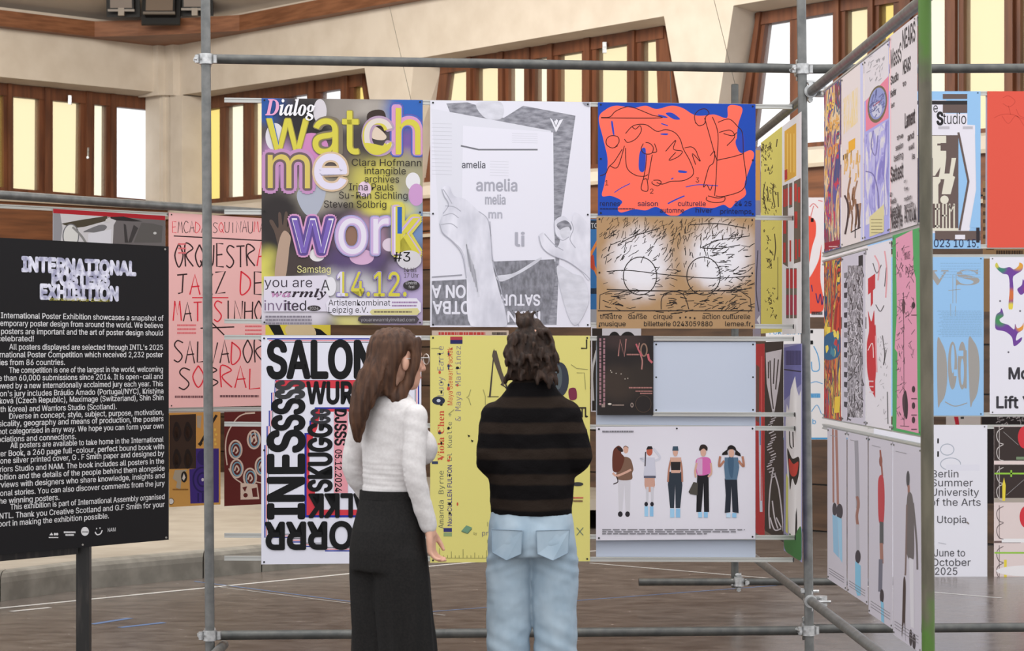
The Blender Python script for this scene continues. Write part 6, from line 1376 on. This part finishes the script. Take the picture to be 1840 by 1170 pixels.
body = solid(b, 'body', W_, .0045, 3)
face_parts(ptW, W_, .97)
# white ribbed top
WT = cloth('white jersey', (208, 203, 202), (216, 212, 211), .8, 90)
b = MB(); m = WT
b.loft([(1.058, 0, 0, .130, .098), (1.08, 0, .002, .124, .094), (1.12, 0, .005, .120, .091), (1.20, 0, .010, .127, .098), (1.27, 0, .018, .139, .106), (1.33, 0, .016, .148, .104), (1.385, 0, .004, .152, .088), (1.43, 0, -.004, .118, .068), (1.462, 0, 0, .07, .06)], m, 40)
for sx in (-1, 1): b.ball((sx * .07, .088, 1.255), (.066, .064, .07), m)
for S_, E_, Q_ in ((RS, RE, RW), (LS, LE, LW)):
    d = (Q_ - E_).normalized(); limb(b, [S_ + Vector((0, 0, .005)), E_, Q_ - d * .0], [.046, .042, .0325], m)
def wtop(c):
    f1 = fold(1, 9, 9, 20, .0022)(c); band = math.exp(-((c.z - 1.15) / .06) ** 2) * math.sin(c.z * 330 + c.x * 14) * .0022 if abs(c.x) < .16 else 0
    return f1 + band * .6 + .0006 * math.sin(c.z * 120 + c.y * 40 + c.x * 30)
top = solid(b, 'white_top', W_, .006, 4, wtop)
# wide black trousers
BT = cloth('black trouser cloth', (25, 24, 24), (33, 31, 30), .8, 120)
b = MB(); m = BT
b.loft([(.80, 0, -.01, .165, .124), (.88, 0, -.012, .164, .126), (.95, 0, -.01, .158, .12), (1.02, 0, -.002, .143, .108), (1.08, 0, .002, .130, .1), (1.095, 0, .002, .128, .099)], m, 40)
limb(b, [(-.07, -.01, .86), (-.072, .01, .5), (-.078, -.005, .12)], [.100, .103, .118], m, 26); limb(b, [(.07, -.012, .86), (.076, .02, .5), (.088, .02, .12)], [.102, .106, .122], m, 26)
def wtr(c):
    t = max(0.0, min(1.0, (.95 - c.z) / .5)); a = math.atan2(c.y, c.x - (.1 if c.x > 0 else -.1))
    return t * .006 * math.sin(a * 7 + noise.noise(Vector((c.x * 3, c.y * 3, c.z * 1.2))) * 5) + fold(3, 8, 8, 5, .003)(c)
tr = solid(b, 'wide_trousers', W_, .008, 4, wtr)
b = MB(); b.loft([(1.066, 0, .002, .1335, .1035), (1.098, 0, .002, .1305, .1015)], BT, 40); b.build('waistband', tr)
for sx in (-1, 1):
    b = MB(); limb(b, [(sx * .088, -.045, .035), (sx * .092, .06, .035), (sx * .095, .165, .028)], [.034, .04, .028], mat('black leather shoe', (28, 26, 26), .4)); limb(b, [(sx * .088, -.045, .016), (sx * .095, .165, .016)], [.03, .03], mat('black leather shoe', (28, 26, 26), .4)); solid(b, 'shoe', W_, .006, 3)
# long hair
HAIR = noise_mat('brown hair', (58, 38, 28), (92, 62, 44), (1, 1, .07), 55, .6, 0, .3, 5, .35, .68, 'Object', .25)
b = MB(); m = HAIR
hc = Vector((.012, .025, 1.578)); yaw = Matrix.Rotation(math.radians(-14), 4, 'Z')
def hp(x, y, z): return hc + (yaw @ Vector((x, y, z)))
R = []
for z, y0, rx, y1 in ((-.13, -.045, .082, -.105), (-.09, -.03, .086, -.112), (-.05, -.022, .09, -.116), (-.01, -.012, .092, -.118), (.03, .03, .094, -.118), (.065, .06, .09, -.114), (.095, .068, .074, -.1), (.115, .05, .05, -.075), (.124, .02, .018, -.035)):
    cy, ry = (y0 + y1) / 2, (y0 - y1) / 2; R.append([hp(rx * math.cos(t), cy + ry * math.sin(t), z) for t in [2 * math.pi * i / 32 for i in range(32)]])
b.rings(R, m)
for sx in (-1, 1): limb(b, [hp(sx * .07, .045, .07), hp(sx * .082, .03, .0), hp(sx * .08, .005, -.08), hp(sx * .07, -.04, -.14)], [.02, .02, .022, .03], m)
# the fall of hair, swept to the left of the back
FALL = [((.02, -.055, 1.62), .05, .03), ((.014, -.068, 1.57), .066, .04), ((.006, -.082, 1.53), .074, .044), ((-.004, -.098, 1.49), .074, .042), ((-.016, -.116, 1.44), .064, .036), ((-.024, -.128, 1.39), .05, .03), ((-.032, -.13, 1.345), .038, .024), ((-.038, -.126, 1.305), .024, .016), ((-.042, -.12, 1.275), .01, .007)]
R = []
for c, rx, ry in FALL:
    row = []
    for k in range(48):
        t = 2 * math.pi * k / 48; j = 1 + .1 * math.sin(t * 9 + c[2] * 12) + .05 * math.sin(t * 17 + c[2] * 30); row.append(Vector((c[0] + rx * j * math.cos(t), c[1] + ry * j * math.sin(t), c[2])))
    R.append(row)
b.rings(R, m)
for i, (x0, x1, x2) in enumerate(((-.05, -.06, -.056), (-.03, -.05, -.048), (.035, -.005, -.03))): limb(b, [(x0, -.112, 1.47), (x1, -.138, 1.38), (x2, -.13, 1.29 + .012 * i)], [.02, .014, .004], m, 8)
def hw(c): return .0018 * math.sin(c.x * 240 + c.z * 16 + c.y * 150) + fold(5, 12, 12, 3, .004)(c)
solid(b, 'long_hair', W_, .005, 6, hw)
g = MB(); GL = mat('pale glasses frame', (196, 192, 188), .3, .3)
for sx in (-1, 1):
    g.tube([ptW(sx * .033 + .024 * math.cos(t), .107, .006 + .02 * math.sin(t)) for t in [2 * math.pi * i / 16 for i in range(17)]], .0022, GL, 6)
    g.tube([ptW(sx * .058, .106, .012), ptW(sx * .076, .07, .012), ptW(sx * .08, -.005, .008)], .002, GL, 6)
g.tube([ptW(-.009, .108, .01), ptW(.009, .108, .01)], .002, GL, 6)
g.build('glasses', W_)

# --- the person in the dark striped jacket, seen from behind
M_ = empty('person', (.074, 9.05, 0), -math.radians(4))
tag(M_, 'person in dark brown striped knit jacket and light blue jeans seen from behind', 'person')
b = MB(); m = SKINM
b.loft([(.88, 0, 0, .15, .105), (.98, 0, 0, .15, .105), (1.10, 0, 0, .135, .098), (1.25, 0, .005, .14, .1), (1.34, 0, 0, .135, .09), (1.40, 0, -.004, .11, .07), (1.47, 0, -.004, .065, .055)], m)
limb(b, [(0, -.004, 1.46), (0, .012, 1.55)], [.058, .056], m)
limb(b, [(-.075, 0, .88), (-.085, .01, .5), (-.09, -.01, .09)], [.07, .055, .04], m); limb(b, [(.075, 0, .88), (.088, .012, .5), (.095, -.01, .09)], [.07, .055, .04], m)
for sx in (-1, 1): limb(b, [(sx * .095, -.03, .055), (sx * .1, .06, .05), (sx * .105, .17, .035)], [.038, .038, .028], m)
ARM = {}
for sx, sh, el, wr in ((-1, (-.135, -.005, 1.375), (-.148, -.045, 1.20), (-.085, .17, 1.14)), (1, (.135, -.005, 1.375), (.168, -.03, 1.215), (.11, .18, 1.17))):
    sh, el, wr = Vector(sh), Vector(el), Vector(wr); ARM[sx] = (sh, el, wr); limb(b, [sh, el, wr], [.04, .036, .027], m)
    d = (wr - el).normalized(); hand_shape(b, wr + d * .012, d, (0, .2, 1), m, .75, 1.0)
ptM = head_shape(b, (0, .03, 1.607), math.radians(3), m, 1.0)
solid(b, 'body', M_, .0045, 3); face_parts(ptM, M_)
# jacket: dark knit with brown bands
JK = mat('striped dark knit', (22, 20, 20), .95, 0, .1)
def _jk():
    nt = JK.node_tree; N = nt.nodes; L = nt.links; tc = N.new('ShaderNodeTexCoord'); sp = N.new('ShaderNodeSeparateXYZ'); L.new(tc.outputs['Object'], sp.inputs[0])
    nz = N.new('ShaderNodeTexNoise'); nz.inputs['Scale'].default_value = 5; L.new(tc.outputs['Object'], nz.inputs['Vector'])
    ma = N.new('ShaderNodeMath'); ma.operation = 'MULTIPLY_ADD'; ma.inputs[1].default_value = .02; L.new(nz.outputs['Fac'], ma.inputs[0]); L.new(sp.outputs['Z'], ma.inputs[2])
    mb_ = N.new('ShaderNodeMath'); mb_.operation = 'MULTIPLY'; mb_.inputs[1].default_value = 2 * math.pi / .094; L.new(ma.outputs[0], mb_.inputs[0])
    mc = N.new('ShaderNodeMath'); mc.operation = 'SINE'; L.new(mb_.outputs[0], mc.inputs[0])
    mr = N.new('ShaderNodeMapRange'); mr.interpolation_type = 'SMOOTHSTEP'; mr.inputs['From Min'].default_value = -.1; mr.inputs['From Max'].default_value = .6; L.new(mc.outputs[0], mr.inputs[0])
    mx = N.new('ShaderNodeMix'); mx.data_type = 'RGBA'; mx.inputs['A'].default_value = lin((17, 15, 16)); mx.inputs['B'].default_value = lin((42, 34, 29)); L.new(mr.outputs[0], mx.inputs['Factor']); L.new(mx.outputs['Result'], bsdf(JK).inputs['Base Color'])
    n2 = N.new('ShaderNodeTexNoise'); n2.inputs['Scale'].default_value = 140; L.new(tc.outputs['Object'], n2.inputs['Vector']); bp = N.new('ShaderNodeBump'); bp.inputs['Strength'].default_value = .25; bp.inputs['Distance'].default_value = .01
    L.new(n2.outputs['Fac'], bp.inputs['Height']); L.new(bp.outputs[0], bsdf(JK).inputs['Normal'])
_jk()
b = MB(); m = JK
b.loft([(1.002, 0, 0, .150, .126), (1.03, 0, 0, .152, .128), (1.10, 0, .002, .158, .132), (1.20, 0, .004, .168, .136), (1.30, 0, .004, .166, .132), (1.37, 0, 0, .166, .118), (1.43, 0, -.006, .138, .095), (1.47, 0, -.008, .095, .083), (1.50, 0, -.004, .08, .076)], m, 40)
for sx in (-1, 1):
    sh, el, wr = ARM[sx]; d = (wr - el).normalized(); limb(b, [sh + Vector((-sx * .01, 0, -.01)), el, wr - d * .005], [.068, .064, .045], m, 22)
b.loft([(1.47, 0, -.006, .078, .074), (1.50, 0, -.002, .07, .07), (1.54, 0, .002, .066, .068)], m, 30)
solid(b, 'striped_jacket', M_, .007, 4, fold(8, 10, 10, 12, .007))
# jeans
JN = noise_mat('pale blue denim', (142, 162, 178), (172, 188, 200), (1, 1, .6), 9, .85, 0, .03, 7, .3, .7, 'Object', .2)
JD = mat('denim seam', (134, 152, 168), .85)
b = MB(); m = JN
b.loft([(.85, 0, -.01, .162, .122), (.90, 0, -.012, .164, .132), (.96, 0, -.008, .158, .126), (1.01, 0, 0, .15, .116), (1.03, 0, 0, .147, .113)], m, 40)
limb(b, [(-.084, -.01, .86), (-.088, .005, .5), (-.094, -.012, .07)], [.086, .081, .080], m, 26); limb(b, [(.084, -.01, .86), (.09, .01, .5), (.1, -.005, .07)], [.086, .081, .080], m, 26)
def jf(c):
    k = math.exp(-((c.z - .83) / .05) ** 2) * .005 * math.sin(c.z * 140 + abs(c.x) * 60) + math.exp(-((c.z - .5) / .1) ** 2) * .005 * math.sin(c.z * 90 + c.x * 50)
    return k * .5 + fold(11, 9, 9, 11, .006)(Vector((c.x + abs(c.z) * .25 * (1 if c.x > 0 else -1), c.y, c.z)))
jn = solid(b, 'jeans', M_, .007, 4, jf)
for sx in (-1, 1):
    b = MB(); w = .06
    def bk(x, z): return Vector((x, -.012 - .137 * math.sqrt(max(0, 1 - (x / .172) ** 2)) - .001 + (.94 - z) * -.03, z))
    pts = [(sx * .085 - w, .955), (sx * .085 + w, .955), (sx * .085 + w * .92, .87), (sx * .085, .845), (sx * .085 - w * .92, .87)]
    pts = [(x, z) for x, z in pts if True]
    fr_ = [bk(x, z) + Vector((0, -.0008, 0)) for x, z in pts]; b_ = [bk(x, z) + Vector((0, .01, 0)) for x, z in pts]
    b.prism(fr_, b_, JN); b.tube([p + Vector((0, -.001, 0)) for p in fr_ + [fr_[0]]], .0016, JD, 6); b.build('back_pocket', jn)
for sx in (-1, 1):
    SH = mat('dark trainer', (46, 46, 50), .6); b = MB(); limb(b, [(sx * .095, -.05, .045), (sx * .1, .06, .045), (sx * .107, .185, .035)], [.04, .046, .033], SH); limb(b, [(sx * .095, -.05, .018), (sx * .107, .185, .018)], [.034, .034], SH); solid(b, 'shoe', M_, .006, 3)
# tousled dark hair, gathered high
HAIRD = noise_mat('dark brown hair', (36, 26, 21), (66, 48, 38), (1, 1, .2), 60, .65, 0, .5, 5, .35, .7, 'Object', .25)
b = MB(); m = HAIRD; R = []
for z, y0, rx, y1 in ((1.505, -.03, .062, -.098), (1.53, -.02, .078, -.108), (1.56, -.008, .088, -.114), (1.60, .0, .09, -.112), (1.64, .04, .086, -.104), (1.675, .07, .074, -.09), (1.70, .07, .056, -.072), (1.72, .05, .04, -.05), (1.738, .02, .018, -.025)):
    cy, ry = (y0 + y1) / 2, (y0 - y1) / 2; R.append([Vector((rx * math.cos(t), .01 + cy + ry * math.sin(t), z)) for t in [2 * math.pi * i / 32 for i in range(32)]])
b.rings(R, m)
b.ball((-.022, -.03, 1.722), (.036, .04, .03), m)
r = random.Random(3)
for k in range(70):
    t = r.uniform(math.pi * .95, math.pi * 2.05); z = r.uniform(1.51, 1.70); rr = .088 if z < 1.64 else .088 - (z - 1.64) * .6
    p = Vector((rr * math.cos(t) * .95, -.045 + rr * .8 * math.sin(t), z)); o = Vector((math.cos(t), math.sin(t), r.uniform(-1.4, .6))).normalized()
    limb(b, [p, p + o * r.uniform(.008, .014), p + o * r.uniform(.014, .022) + Vector((0, 0, -.02))], [.012, .009, .005], m, 8)
for k in range(6): limb(b, [(-.02 + .01 * k - .03, -.03, 1.73), (-.03 + .014 * k - .03, -.035, 1.755), (-.05 + .02 * k - .02, -.03, 1.765)], [.009, .005, .003], m, 6)
solid(b, 'tousled_hair', M_, .005, 6, lambda c: .003 * math.sin(c.x * 200 + c.z * 60) + fold(6, 25, 25, 14, .006)(c))
